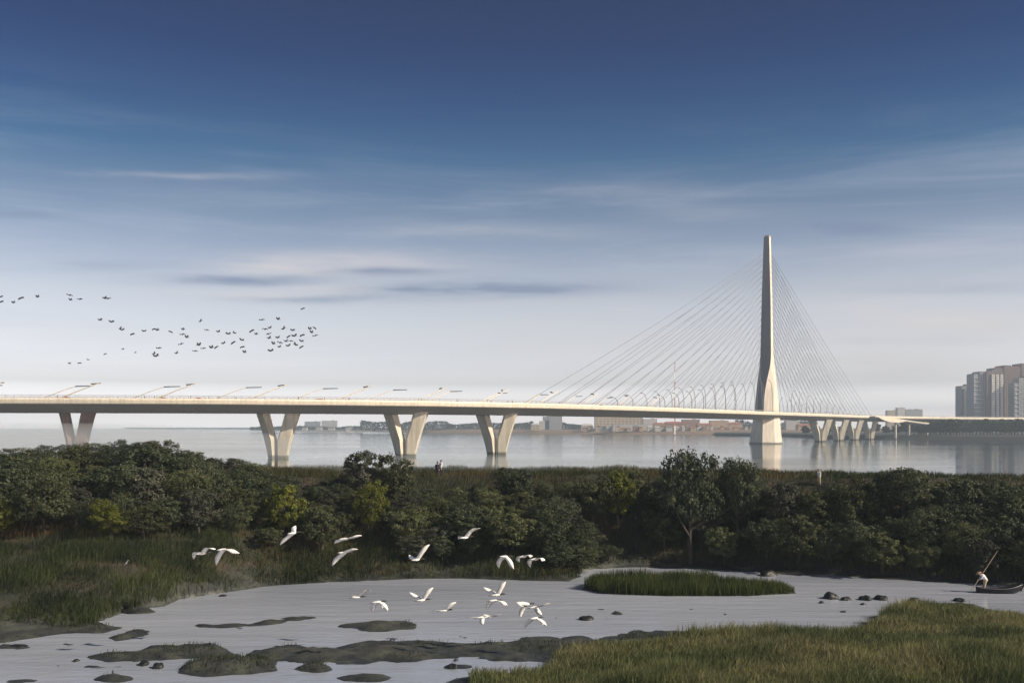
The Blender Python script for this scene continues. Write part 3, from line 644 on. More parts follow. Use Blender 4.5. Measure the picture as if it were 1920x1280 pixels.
def high_rise(x0, x1, ytop, d, dep, wm, label, bays=(), bay_m=None, steps=(), z0=4.5, crown=None, rot=0.0, slabs=False):
    X0 = (x0-960)/F*d; X1 = (x1-960)/F*d; zt = H+(HY-ytop)/F*d; w = X1-X0; c = Vector(((X0+X1)/2, d+dep/2, z0)); e = empty('high_rise', c, label, 'high rise', 'high rises on the right bank')
    MB().box((c.x, c.y, (z0+zt)/2), (w, dep, zt-z0)).build('wall', wm, e)
    r = MB().box((c.x, c.y, zt+.4), (w-.8, dep-.8, .8)); r.box((c.x+w*.15, c.y, zt+2.2), (w*.35, dep*.4, 2.8)); r.build('roof', crown or M['roof_grey'], e)
    for a, b, top in steps:      # lower or higher shoulders of the block
        MB().box((X0+w*(a+b)/2, c.y-.3, (z0+zt+top)/2), (w*(b-a), dep+1.2, zt+top-z0)).build('wall', wm, e)
    nf = int((zt-z0)/3.2)
    for a, b in bays:            # projecting stacks of balconies
        mb = MB(); xa, xb = X0+w*a, X0+w*b
        mb.box(((xa+xb)/2, d-.9, (z0+zt-4)/2), (xb-xa, 1.8, zt-4-z0)); mb.build('balcony_stack', bay_m, e)
        for f in range(2, nf-1): 
            pass
        m2 = MB()
        for f in range(1, nf-1): m2.box(((xa+xb)/2, d-1.95, z0+f*3.2+2.2), ((xb-xa)*.72, .3, .75))
        m2.build('window_column', M['glass'], e)
    if slabs:
        for f in range(2, nf):
            if f % 2 == 0: MB().box((c.x, d-.45, z0+f*3.2), (w-.6, .9, .9)).build('floor_band', M['white_paint'], e)
    return e
M['bay_white'] = mat('bay_white', (.85, .83, .76), .7, .05, .3)
high_rise(1803, 1826, 724, 1560, 22, M['w_grey'], 'shortest plain grey high rise at the left of the cluster', bays=((.12, .3), (.62, .8)), bay_m=M['roof_grey'])
high_rise(1826, 1850, 701, 1500, 24, M['w_grey'], 'grey high rise with pale floor bands, second from the left', slabs=True, steps=((.45, .98, 4.0),))
high_rise(1850, 1881, 697, 1495, 22, M['w_brown'], 'high rise with three bright white balcony stacks', bays=((.28, .46), (.56, .72), (.82, .97)), bay_m=M['bay_white'])
high_rise(1866, 1903, 690, 1580, 30, M['w_brown'], 'tall dark brown high rise with a red roof block', crown=M['red_paint'], steps=((.45, .8, 4.5),))
high_rise(1898, 1932, 688, 1600, 30, M['w_brown'], 'reddish brown high rise at the right edge, behind the shorter grey one', crown=M['roof_red'], steps=((.5, .95, 6),))
high_rise(1902, 1922, 718, 1480, 18, M['w_grey'], 'shorter grey high rise with pale bands at the right edge', slabs=True, steps=((.4, 1.0, 8),))
high_rise(1925, 1975, 705, 1500, 24, M['w_brown'], 'brown high rise beyond the right edge of the frame')

# radio mast behind the left cables
def radio_mast():
    b = P(1265, 804, 1500); b.z = 2.0; e = empty('radio_mast', b, 'tall thin red and white radio mast behind the left cables', 'mast'); zt = H+120/F*1500
    n = 8
    for k in range(n):
        z0_, z1_ = b.z+(zt-b.z)*k/n, b.z+(zt-b.z)*(k+1)/n; r0, r1 = 1.15-.08*k, 1.15-.08*(k+1)
        MB().loft([[(b.x+r*math.cos(a), b.y+r*math.sin(a), z) for a in (0, 2.1, 4.2)] for z, r in ((z0_, r0), (z1_, r1))]).build('mast_section', M['red_paint'] if k % 2 else M['white_paint'], e)
    MB().box((b.x, b.y, b.z+(zt-b.z)*.72), (2.6, 2.6, .6)).box((b.x, b.y, zt+.5), (1.8, 1.8, 1.6)).build('platform', M['red_paint'], e)
radio_mast()

def boat_mesh(mb, L_, W_, Hh, n=16, sheer=.35, stern=.75, thick=.06):
    """open hull with bow at +x: outer and inner skin"""
    rings_o, rings_i = [], []
    for i in range(n+1):
        t = i/n; x = -L_/2+L_*t; f = (1-((t-.45)/.55)**2.2) if t > .45 else 1-(1-stern)*((.45-t)/.45)**2; f = max(f, .03)
        w = W_/2*f; top = Hh+sheer*(2*(t-.42))**2*(1.0 if t > .42 else .5); bot = .0+(.55*max(0, t-.72)/.28*top if t > .72 else 0)
        sec = [(-1, 1), (-.93, .55), (-.72, .14), (-.3, 0), (.3, 0), (.72, .14), (.93, .55), (1, 1)]
        rings_o.append([(x, w*a, bot+(top-bot)*b) for a, b in sec])
        rings_i.append([(x, (max(w-thick, .004))*a, bot+(top-bot)*(b*.90+.10)) for a, b in sec])
    return rings_o, rings_i
def boat_part(name, rings, m, e, flip=False, R=None):
    mb = MB(); n = len(rings[0]); vs = [R@Vector(p) for r in rings for p in r]; fs = []
    for a in range(len(rings)-1):
        for k in range(n-1):
            f = (a*n+k, a*n+k+1, (a+1)*n+k+1, (a+1)*n+k); fs.append(f[::-1] if flip else f)
    fs.append(tuple(range(n))); return mb.add(vs, fs).build(name, m, e, smooth=False)
def small_ferry(px, py, d, L_, label):
    x = (px-960)/F*d; e = empty('ferry', (x, d, 0), label, 'boat'); R = Matrix.Translation((x, d, -.4))@Matrix.Rotation(math.radians(8), 4, 'Z')
    ro, ri = boat_mesh(None, L_, L_*.24, L_*.10); boat_part('hull', ro, M['white_paint'], e, R=R)
    MB().add([R@Vector(p) for p in [ro[k][0] for k in range(len(ro))]+[ro[k][-1] for k in range(len(ro))]], [(k, len(ro)+k, len(ro)+k+1, k+1) for k in range(len(ro)-1)]).build('deck', M['roof_pale'], e)
    c = R@Vector((-L_*.08, 0, L_*.15)); MB().box(c, (L_*.5, L_*.17, L_*.1), math.radians(8)).build('cabin', M['white_paint'], e)
    for q in (-1, 1):
        c = R@Vector((-L_*.08, q*L_*.087, L_*.16)); MB().box(c, (L_*.42, .05*L_/10, L_*.035), math.radians(8)).build('window', M['glass'], e)
    MB().tube([R@Vector((-L_*.1, 0, L_*.2)), R@Vector((-L_*.12, 0, L_*.34))], .01*L_, 5).build('mast', M['white_paint'], e)
small_ferry(1749, 822, 1135, 15, 'small white motor boat on the river near the right bank')
small_ferry(655, 806.5, 2450, 24, 'tiny white boat far out between the second and third V piers')

# ------------------------------------------------------------------ trees
FOL = {
 'dark': leaf_mat('dark_foliage', [(0, (0.031, 0.041, 0.024)), (.5, (0.053, 0.071, 0.040)), (1, (0.097, 0.112, 0.058))], .22),
 'mid': leaf_mat('mid_foliage', [(0, (0.044, 0.056, 0.026)), (.5, (0.075, 0.091, 0.044)), (1, (0.134, 0.146, 0.067))], .25),
 'grey': leaf_mat('grey_green_foliage', [(0, (0.040, 0.048, 0.037)), (.5, (0.067, 0.074, 0.055)), (1, (0.108, 0.113, 0.081))], .25),
 'lime': leaf_mat('yellow_green_foliage', [(0, (0.058, 0.075, 0.012)), (.5, (0.112, 0.131, 0.022)), (1, (0.179, 0.187, 0.035))], .35),
 'far': leaf_mat('far_foliage', [(0, (0.013, 0.019, 0.011)), (.5, (0.022, 0.030, 0.016)), (1, (0.038, 0.044, 0.023))], .15)}
def leaf_quads(C, size, nrm):
    n = len(C); a = rng.normal(size=(n, 3)); nv = nrm*1.1+a*.75; nv /= np.linalg.norm(nv, axis=1)[:, None]
    t = np.cross(nv, rng.normal(size=(n, 3))); t /= np.linalg.norm(t, axis=1)[:, None]; b = np.cross(nv, t)
    L_ = size[:, None]; w = L_*.62
    return np.stack([C-t*L_*.5, C-b*w*.5+t*L_*.08, C+t*L_*.5, C+b*w*.5+t*L_*.08], 1).reshape(-1, 3)
def crown_points(n_clump, per, seed, low=.18, high=False):
    """clumps of leaves spread through an uneven crown, unit width and unit height"""
    r = np.random.default_rng(seed); P_, Nn, T_ = [], [], []; cs = []
    lean = r.normal(0, .05, 2)
    while len(cs) < n_clump:
        v = r.normal(size=3); v /= np.linalg.norm(v); rad = r.uniform(.35, 1.0)**.6; q = v*rad
        bul = 1+.22*math.sin(2.3*math.atan2(v[1], v[0])+seed)+.16*math.sin(4.1*v[2]+seed*1.7)
        x, y = q[0]*.40*bul+lean[0]*(q[2]+1), q[1]*.40*bul+lean[1]*(q[2]+1); z = (.67+q[2]*.29 if high else .58+q[2]*.36)*(1+.04*bul)
        if z < low: continue
        if all((x-a)**2+(y-b)**2+(z-c)**2 > .010 for a, b, c in cs) or r.random() < .15: cs.append((x, y, z))
    cen = np.array([0, 0, .5])
    for c in cs:
        k = int(per*r.uniform(.55, 1.35)); R_ = r.uniform(.055, .12); g = r.normal(size=(k, 3)); g /= np.linalg.norm(g, axis=1)[:, None]; g *= (r.random((k, 1))**.45)
        g[:, 2] *= .72; P_.append(np.array(c)+g*R_); out = (np.array(c)-cen); out /= np.linalg.norm(out)+1e-6; Nn.append(g*.7+out*.5+np.array([0, 0, .35])); T_.append(np.clip(r.normal(.5, .22, k)+r.normal(0, .14), 0, 1))
    return np.concatenate(P_), np.concatenate(Nn), np.concatenate(T_), cs
PROTO = {}
def tree_meshes(kind, idx, n_clump, per, leaf, low):
    Pp, Nn, T_, cs = crown_points(n_clump, per, 100+idx*7+hash_s(kind), low, idx == 4)
    W0 = 5.0; V = leaf_quads(Pp*W0, rng.uniform(.6, 1.25, len(Pp))*leaf, Nn); o = quads_object('crown', V, len(Pp), FOL[kind], T_)
    mb = MB(); r = random.Random(idx+50); zt = .55*W0; base = [Vector((0, 0, -.25)), Vector((r.uniform(-.1, .1), r.uniform(-.1, .1), zt*.4)), Vector((r.uniform(-.25, .25), r.uniform(-.25, .25), zt)), Vector((r.uniform(-.3, .3), r.uniform(-.3, .3), zt*1.5))]
    mb.tube(base, [.17, .13, .09, .03], 7)
    for k in range(9):
        c = Vector(cs[r.randrange(len(cs))])*W0; st = base[1].lerp(base[2], r.uniform(0, .9)); mid = st.lerp(c, .5)+Vector((0, 0, -.12)); mb.tube([st, mid, c], [.075, .05, .018], 5)
    tr = mb.build('trunk', M['trunk']); out = (o.data, tr.data); bpy.data.objects.remove(o); bpy.data.objects.remove(tr); return out
def hash_s(s): return sum(ord(c) for c in s)
for kind, cnt in (('dark', 5), ('mid', 4), ('grey', 2), ('lime', 2)):
    PROTO[kind] = [tree_meshes(kind, i, (92, 70, 110, 84, 92)[i], (78, 96, 66, 84, 78)[i], (.20, .24, .17, .21, .19)[i], (.05, .10, .13, .06, .24)[i]) for i in range(cnt)]
PROTO['far'] = [tree_meshes('far', i, 60, 46, .50, .06) for i in range(3)]
TREES = []
def tree(x, y, z, w, h, kind, name='tree', group='trees on the bank', variant=None):
    v = PROTO[kind][variant if variant is not None else rnd.randrange(min(4, len(PROTO[kind])))]
    e = empty(name, (x, y, z), None, 'tree', group, rz=rnd.uniform(0, 6.28)); e.scale = (w/4.3, w/4.3, h/4.85)
    for nm, me in (('crown', v[0]), ('trunk', v[1])):
        o = bpy.data.objects.new(nm, me); COL.objects.link(o); o.parent = e; KIDS.setdefault(e, []).append(o)
    return e
SKY_X = [-120, 0, 60, 130, 200, 260, 300, 350, 400, 440, 500, 560, 640, 650, 770, 780, 900, 930, 1000, 1040, 1070, 1190, 1230, 1245, 1340, 1350, 1415, 1430, 1520, 1550, 1600, 1650, 1740, 1760, 1920, 2050]
SKY_Y = [838, 840, 834, 830, 827, 822, 830, 847, 859, 858, 876, 893, 903, 862, 866, 908, 910, 890, 890, 908, 895, 888, 908, 880, 880, 888, 888, 914, 926, 908, 898, 888, 888, 900, 900, 900]
placed = []
def put(px, ytop, wpx, d, kind, variant=None):
    X = (px-960)/F*d; z = float(zg(X, d)); zt = H+(HY-ytop)/F*d; h = max(1.2, zt-z); w = wpx/F*d
    e = tree(X, d, z-.1, w, h, kind, variant=variant); placed.append((X, d, w)); TREES.append([px, d, X, h, w, kind, e]); return e
# trees one can tell apart in the photograph: column, top row, width in px, distance
for a in [(684, 846, 80, 101, 'grey'), (738, 852, 74, 100, 'mid'), (690, 900, 70, 95, 'lime'), (968, 876, 84, 101, 'dark'), (1158, 879, 78, 101, 'lime', 1), (1112, 888, 80, 100, 'mid'), (1180, 876, 66, 103, 'mid'),
          (1294, 850, 112, 96, 'dark', 4), (1383, 863, 84, 97, 'dark', 4), (1690, 879, 124, 95, 'dark', 4), (1600, 896, 96, 95, 'mid'), (1790, 894, 100, 94, 'dark'), (1886, 897, 90, 94, 'dark'), (1742, 900, 80, 95, 'mid'),
          (210, 934, 80, 83.5, 'lime'), (532, 904, 72, 92, 'lime'), (-8, 934, 76, 83.5, 'lime', 1), (505, 985, 60, 90, 'mid'), (1470, 905, 90, 96, 'grey'), (1060, 930, 80, 98, 'grey'), (1086, 1022, 74, 92, 'mid'), (1052, 1016, 84, 90.5, 'dark'), (1128, 1018, 66, 95.5, 'dark'),
          (40, 838, 100, 103, 'mid'), (100, 832, 96, 104, 'grey'), (165, 829, 100, 104, 'mid'), (225, 824, 100, 104, 'dark'), (280, 824, 96, 103, 'grey'), (330, 842, 90, 103, 'mid'), (385, 860, 80, 102, 'dark'), (430, 856, 84, 102, 'grey'), (470, 866, 66, 101, 'mid'), (-40, 838, 100, 103, 'dark')]: put(*a)
def filler():
    tries = 0
    while tries < 16000 and len(placed) < 262:
        tries += 1; px = rnd.uniform(-110, 2030); t = rnd.random()**.9; Y = 92.0
        for _ in range(3): X = (px-960)/F*Y; yb = float(y_bank(X)); yp = float(y_plat(X)); Y = yb+1.2+t*(yp+1.5-yb)
        X = (px-960)/F*Y; z = float(zg(X, Y)); yrow = HY+(H-z)/Y*F
        if z < .2: continue
        if px < 470 and yrow > 1012: continue
        if 470 <= px < 1040 and yrow > 1046+(px-470)*.02: continue
        if 690 < px < 960 and t > .62 and rnd.random() < .93: continue
        if 500 < px < 640 and t > .8: continue
        if 560 < px < 1240 and t > .28 and rnd.random() < .80: continue
        if 1000 < px < 1240 and .3 < t and rnd.random() < .5: continue
        if 1240 < px < 2000 and .45 < t and rnd.random() < .62: continue
        if 1425 < px < 1570 and t > .5: continue
        big = 1.15 if px < 480 or px > 1240 else .95
        h = rnd.uniform(2.4, 5.2)*big
        if 560 < px < 1240: h = min(h, 4.4) if t < .28 else min(h, 2.9)
        w = h*rnd.uniform(.9, 1.35)
        top = float(np.interp(px, SKY_X, SKY_Y))+rnd.uniform(0, 14); hmax = H+(HY-top)/F*Y-z
        if hmax < 2.0: continue
        h = min(h, hmax); w = min(w, h*1.35)
        if any((X-a)**2+((Y-b)*1.15)**2 < (.285*(w+c))**2 for a, b, c in placed): continue
        if any(q[5] == 'lime' and abs(px-q[0]) < (w+q[4])*.42*F/Y and Y < q[1]+1 for q in TREES): continue
        kind = rnd.choices(['dark', 'mid', 'grey'], [5, 3, 1.2])[0]
        e = tree(X, Y, z-.1, w, h, kind); placed.append((X, Y, w)); TREES.append([px, Y, X, h, w, kind, e])
filler()
def label_trees():
    rows = {}
    for px, Y, X, h, w, kind, e in TREES:
        t = (Y-float(y_bank(X)))/(float(y_plat(X))-float(y_bank(X)))
        row = 'at the pond edge' if t < .33 else ('halfway up the bank' if t < .72 else 'on the bank crest')
        size = 'low' if h < 3.4 else ('tall' if h > 5.2 else 'medium'); tone = {'dark': 'dark green', 'mid': 'olive green', 'grey': 'grey green', 'lime': 'bright yellow green'}[kind]
        rows.setdefault(f'{size} {tone} tree {row}', []).append((px, e))
    short = [(70, 'the left edge'), (210, 'the lime tree'), (520, 'the second V pier'), (822, 'the couple'), (1100, 'the reed island tip'), (1440, 'the cable tower'), (1840, 'the boatman')]
    for desc, l in rows.items():
        bins = {}
        for px, e in l: m = min(short, key=lambda q: abs(q[0]-px)); bins.setdefault((m, px < m[0]), []).append((abs(px-m[0]), e))
        for (m, lf), g in bins.items():
            g.sort(key=lambda q: q[0])
            for i, (_, e) in enumerate(g): e['label'] = f"{desc}, {'' if len(g) == 1 else ORD[i]+' '}{'left' if lf else 'right'} of {m[1]}"
label_trees()
# trees of the right bank and the far wood
ft = []
xr = 1700.0
while xr < 1945:
    d = rnd.uniform(1175, 1230)-(xr-1700)*.45; X = (xr-960)/F*d; h = rnd.uniform(13, 18) if xr > 1795 else rnd.uniform(12, 16); e = tree(X, d, 4.0, h*rnd.uniform(.9, 1.3), h, 'far', group='dark trees on the right bank')
    ft.append((xr, e)); xr += rnd.uniform(4.5, 8)
for x in (1727, 1737, 1745, 1755, 1764, 1773, 1783, 1793):
    d = rnd.uniform(1062, 1082); h = 9.5+(x-1727)*.11+rnd.uniform(0, 1.5); e = tree((x-960)/F*d, d, 4.2, h*1.15, h, 'far', group='dark trees on the right bank'); ft.append((x, e))
for i, x in enumerate((1512, 1530, 1556, 1585, 1612, 1640, 1662, 1680)):
    d = 1240; e = tree((x-960)/F*d, d, 3.5, 13, 11+i % 3*1.5, 'far', group='dark trees on the right bank'); ft.append((x, e))
bins = {}
for px, e in ft:
    m = min([(1575, 'the small far V piers'), (1693, 'the slip road column'), (1775, 'the white motor boat'), (1815, 'the shortest high rise'), (1870, 'the high rise with white balconies')], key=lambda q: abs(q[0]-px)); bins.setdefault((m, px < m[0]), []).append((abs(px-m[0]), e))
for (m, lf), g in bins.items():
    g.sort(key=lambda q: q[0])
    for i, (_, e) in enumerate(g): e['label'] = f"dark bank tree, {'' if len(g) == 1 else ORD[i]+' '}{'left' if lf else 'right'} of {m[1]}"
def far_wood():
    Vs, Ts = [], []
    for x0, x1, d, top in ((676, 1000, 2250, 791), (470, 680, 2700, 799), (1040, 1100, 2200, 792), (1380, 1520, 2150, 789)):
        n = int((x1-x0)*16); px = rng.uniform(x0, x1, n); X = (px-960)/F*d; hh = (H+(HY-top)/F*d)*(0.72+.4*vnoise(X, X*0, 26, 3)); z = 6+rng.random(n)**.8*(hh-6)
        C = np.stack([X, d+rng.uniform(-12, 12, n), z], -1); Vs.append(leaf_quads(C, rng.uniform(3, 6, n), np.tile([0, -.5, .6], (n, 1)))); Ts.append(np.clip(rng.normal(.45, .2, n), 0, 1))
    V = np.concatenate(Vs); T_ = np.concatenate(Ts); o = quads_object('far_wood', V, len(T_), FOL['far'], T_); tag(o, 'hazy line of distant trees on the far shore', 'wood', kind='stuff')
far_wood()

# ------------------------------------------------------------------ grass and reeds
GR = {'bank': leaf_mat('bank_grass', [(0, (0.057, 0.078, 0.031)), (.45, (0.121, 0.133, 0.056)), (.8, (0.200, 0.183, 0.103)), (1, (0.286, 0.248, 0.169))], .3, patch=.20, patch_cols=((.58, .70, .56), (1.65, 1.52, 1.45))),
      'strip': leaf_mat('strip_grass', [(0, (0.025, 0.041, 0.017)), (.5, (0.055, 0.075, 0.030)), (1, (0.105, 0.115, 0.050))], .3, patch=.30, patch_cols=((.42, .46, .46), (1.3, 1.2, 1.0))),
      'reed': leaf_mat('reed', [(0, (0.037, 0.058, 0.015)), (.5, (0.072, 0.099, 0.025)), (1, (0.121, 0.133, 0.040))], .3, patch=.4, patch_cols=((.75, .8, .75), (1.2, 1.15, 1.0))),
      'scrub': leaf_mat('scrub_grass', [(0, (0.044, 0.058, 0.023)), (.5, (0.082, 0.090, 0.036)), (.85, (0.148, 0.113, 0.055)), (1, (0.221, 0.147, 0.081))], .25, patch=.16, patch_cols=((.62, .74, .58), (1.4, 1.05, .95)))}
def blades(name, pts, hgt, wid, tone, m, label, cat, lean=.35, wind=(.25, .08)):
    n = len(pts); z = zg(pts[:, 0], pts[:, 1])-.03; B = np.stack([pts[:, 0], pts[:, 1], z], -1); a = rng.uniform(0, 2*np.pi, n); s = np.stack([np.cos(a), np.sin(a), 0*a], -1)*wid[:, None]*.5
    ln = rng.normal(0, lean, (n, 2))+np.array(wind); m1 = B+np.stack([ln[:, 0]*hgt*.22, ln[:, 1]*hgt*.22, hgt*.55], -1); tp = B+np.stack([ln[:, 0]*hgt*.75, ln[:, 1]*hgt*.75, hgt*(1-.22*np.hypot(ln[:, 0], ln[:, 1]))], -1)
    q1 = np.stack([B-s, B+s, m1+s*.85, m1-s*.85], 1); q2 = np.stack([m1-s*.85, m1+s*.85, tp+s*.15, tp-s*.15], 1)
    V = np.concatenate([q1, q2], 0).reshape(-1, 3); T_ = np.concatenate([tone, tone]); o = quads_object(name, V, 2*n, m, T_); tag(o, label, cat, kind='stuff'); return o
def scatter(n, x0, x1, y0, y1, keep):
    p = np.stack([rng.uniform(x0, x1, n), rng.uniform(y0, y1, n)], -1); k = keep(p); return p[rng.random(n) < k]
def rowcol(p, z=None):
    z = zg(p[:, 0], p[:, 1]) if z is None else z; return 960+p[:, 0]/p[:, 1]*F, HY+(H-z)/p[:, 1]*F
# near right bank: tall soft grass, thinning towards the mud
GL_X = [900, 1000, 1070, 1150, 1200, 1290, 1450, 1560, 1640, 1660, 1700, 1800, 1880, 1940, 2200]; GL_Y = [1262, 1236, 1216, 1208, 1212, 1196, 1193, 1193, 1172, 1148, 1138, 1138, 1152, 1164, 1200]
def keep_near(p):
    x, y = rowcol(p, 0*p[:, 0]+.3); z = zg(p[:, 0], p[:, 1]); g = np.interp(x, GL_X, GL_Y); d = y-g+3.5*(vnoise(p[:,0], p[:,1], .9, 77)-.5)
    return np.where((z > .1) & (x > 880), np.clip(d/10, 0, 1)*np.clip(.30+1.6*vnoise(p[:, 0], p[:, 1], 2.6, 8), .1, 1), 0)
p = scatter(330000, -3, 42, 46, 76, keep_near)
hz = .40+1.0*vnoise(p[:, 0], p[:, 1], 4.0, 4)*(.6+.4*vnoise(p[:, 0], p[:, 1], 1.3, 14))
blades('bank_grass', p, hz*rng.uniform(.6, 1.25, len(p)), rng.uniform(.022, .045, len(p)), np.clip(.15+.55*vnoise(p[:, 0], p[:, 1], 3.4, 5)+rng.normal(0, .17, len(p)), 0, 1), GR['bank'], 'tall olive and straw coloured grass on the near right bank', 'grass')
# short tufts on the mud flats
def keep_mud(p):
    z = zg(p[:, 0], p[:, 1]); x, y = rowcol(p); near = np.interp(x, GL_X, GL_Y); v = vnoise(p[:, 0], p[:, 1], 1.7, 17)
    humm = ((x > 325) & (x < 530) & (y > 1228) & (y < 1272)) | ((x > 550) & (x < 625) & (y > 1236) & (y < 1266))
    return np.where((z > .10) & (y > 1150) & (p[:, 1] < 75), np.clip((v-.52)*5, 0, 1)*.6+humm*.9, 0)
p = scatter(90000, -36, 20, 46, 75, keep_mud)
blades('mud_tufts', p, rng.uniform(.10, .34, len(p)), rng.uniform(.02, .04, len(p)), np.clip(rng.normal(.35, .2, len(p)), 0, 1), GR['strip'], 'short green tufts on the mud flats', 'grass')
# left strip between pond and trees
def keep_strip(p):
    z = zg(p[:, 0], p[:, 1]); x, y = rowcol(p); lo = np.interp(x, [-300, 0, 150, 240, 330, 480, 760, 1070], [1196, 1188, 1180, 1146, 1124, 1104, 1089, 1093])
    return np.where((z > .02) & (y < lo) & (y > 985) & (x < 1090), np.clip((lo-y)/7, 0, 1)*np.clip(-.25+2.0*vnoise(p[:, 0], p[:, 1], 3.0, 23)*(.55+.6*vnoise(p[:, 0], p[:, 1], 1.1, 29)), .05, 1), 0)
p = scatter(230000, -58, 8, 66, 100, keep_strip)
blades('strip_grass', p, (.25+.95*vnoise(p[:, 0], p[:, 1], 3.2, 24))*rng.uniform(.55, 1.2, len(p)), rng.uniform(.03, .055, len(p)), np.clip(.1+.6*vnoise(p[:, 0], p[:, 1], 3.6, 25)+rng.normal(0, .15, len(p)), 0, 1), GR['strip'], 'green grass strip between pond and trees on the left', 'grass')
# reed island
def keep_reed(p):
    z = zg(p[:, 0], p[:, 1]); return np.where(z > -.12, 1.0, 0)
reed_in = lambda p: sdf(REED, p[:, 0], p[:, 1]) > -.05
p = scatter(30000, 5, 26, 78, 88, lambda q: np.where(reed_in(q), 1.0, 0))
hr = 1.35*(.55+.6*vnoise(p[:, 0], p[:, 1], 1.8, 41)); x_, y_ = rowcol(p); hr *= np.interp(x_, [1095, 1130, 1300, 1400, 1480, 1500], [.75, 1.0, 1.05, .85, .55, .4])
blades('reeds', p, hr*rng.uniform(.7, 1.15, len(p)), rng.uniform(.03, .05, len(p)), np.clip(rng.normal(.45, .2, len(p)), 0, 1), GR['reed'], 'long island of upright green reeds in the pond', 'reeds', lean=.14, wind=(.05, 0))
# scrub and dry grass on the slope and crest
def keep_scrub(p):
    z = zg(p[:, 0], p[:, 1]); x, y = rowcol(p); yb = y_bank(p[:, 0]); return np.where((z > .22) & (p[:, 1] > yb-3.5) & (p[:, 1] < y_crest(p[:, 0])+3) & ~((x < 480) & (y > 1010)), np.clip(.3+1.3*vnoise(p[:, 0], p[:, 1], 2.2, 51), 0, 1), 0)
p = scatter(260000, -74, 74, 72, 128, keep_scrub)
crest = np.clip((p[:, 1]-y_plat(p[:, 0])+2)/4, 0, 1)
blades('slope_scrub', p, (.35+.5*vnoise(p[:, 0], p[:, 1], 2.4, 52))*rng.uniform(.6, 1.3, len(p)), rng.uniform(.035, .07, len(p)), np.clip(.05+.75*vnoise(p[:, 0], p[:, 1], 6, 53)+rng.normal(0, .16, len(p))-.12*crest, 0, 1), GR['scrub'], 'rusty brown and olive scrub grass covering the raised bank', 'scrub')

# ------------------------------------------------------------------ rocks in the pond
def rock(px, py, wpx, hpx, label, sd):
    x, y = G(px, py); w = wpx/F*y; h = hpx/F*y; r = random.Random(sd); bm = bmesh.new(); bmesh.ops.create_icosphere(bm, subdivisions=3, radius=1)
    ph = [r.uniform(0, 6) for _ in range(6)]
    for v in bm.verts:
        c = v.co; k = 1+.16*math.sin(2.6*c.x+ph[0])*math.cos(2.1*c.y+ph[1])+.10*math.sin(5.3*c.y+3*c.z+ph[2])+.06*math.sin(9*c.x+7*c.z+ph[3])
        v.co = Vector((c.x*w*.5*k, c.y*w*.42*k, max(c.z, -.35)*h*.72*k))
    me = bpy.data.meshes.new('rock'); bm.to_mesh(me); bm.free(); me.materials.append(M['rock']); me.polygons.foreach_set('use_smooth', [True]*len(me.polygons))
    o = bpy.data.objects.new('rock', me); COL.objects.link(o); o.location = (x, y, .0); o.rotation_euler = (0, 0, r.uniform(0, 3)); tag(o, label, 'rock', 'dark rocks in the pond')
for i, a in enumerate([(1558, 1121, 30, 16, 'biggest dark rock off the right end of the reed island'), (1586, 1124, 22, 9, 'low dark rock right of the biggest rock'), (1621, 1124, 24, 12, 'rounded dark rock in the middle of the right hand rock row'), (1652, 1123, 28, 12, 'broad dark rock at the right end of the rock row'), (1540, 1130, 11, 5, 'small dark rock in front of the biggest rock'), (1618, 1133, 12, 4, 'small flat rock in front of the rounded rock'),
    (1716, 1126, 24, 9, 'dark rock at the tip of the right grass bank'), (1800, 1126, 26, 8, 'dark rock in front of the boat beside the grass'), (1099, 1161, 26, 11, 'lone dark rock in the middle of the pond'), (1440, 1078, 34, 14, 'dark mound behind the right end of the reed island'),
    (143, 1239, 12, 7, 'small round rock left of the long mud flat'), (270, 1246, 22, 12, 'left one of two rocks in front of the long mud flat'), (297, 1251, 24, 15, 'right one of two rocks in front of the long mud flat'), (418, 1117, 14, 5, 'tiny rock close under the left grass strip'), (252, 1146, 50, 10, 'long flat rock at the left pond edge'), (848, 1251, 22, 12, 'rock in the lower channel near the grass'), (855, 1238, 10, 6, 'small rock behind the lower channel rock'), (735, 1201, 12, 7, 'small rock on the rim of the mud flat below the birds'), (33, 1212, 34, 6, 'low weedy rock at the left edge')]): rock(*a, 70+i)

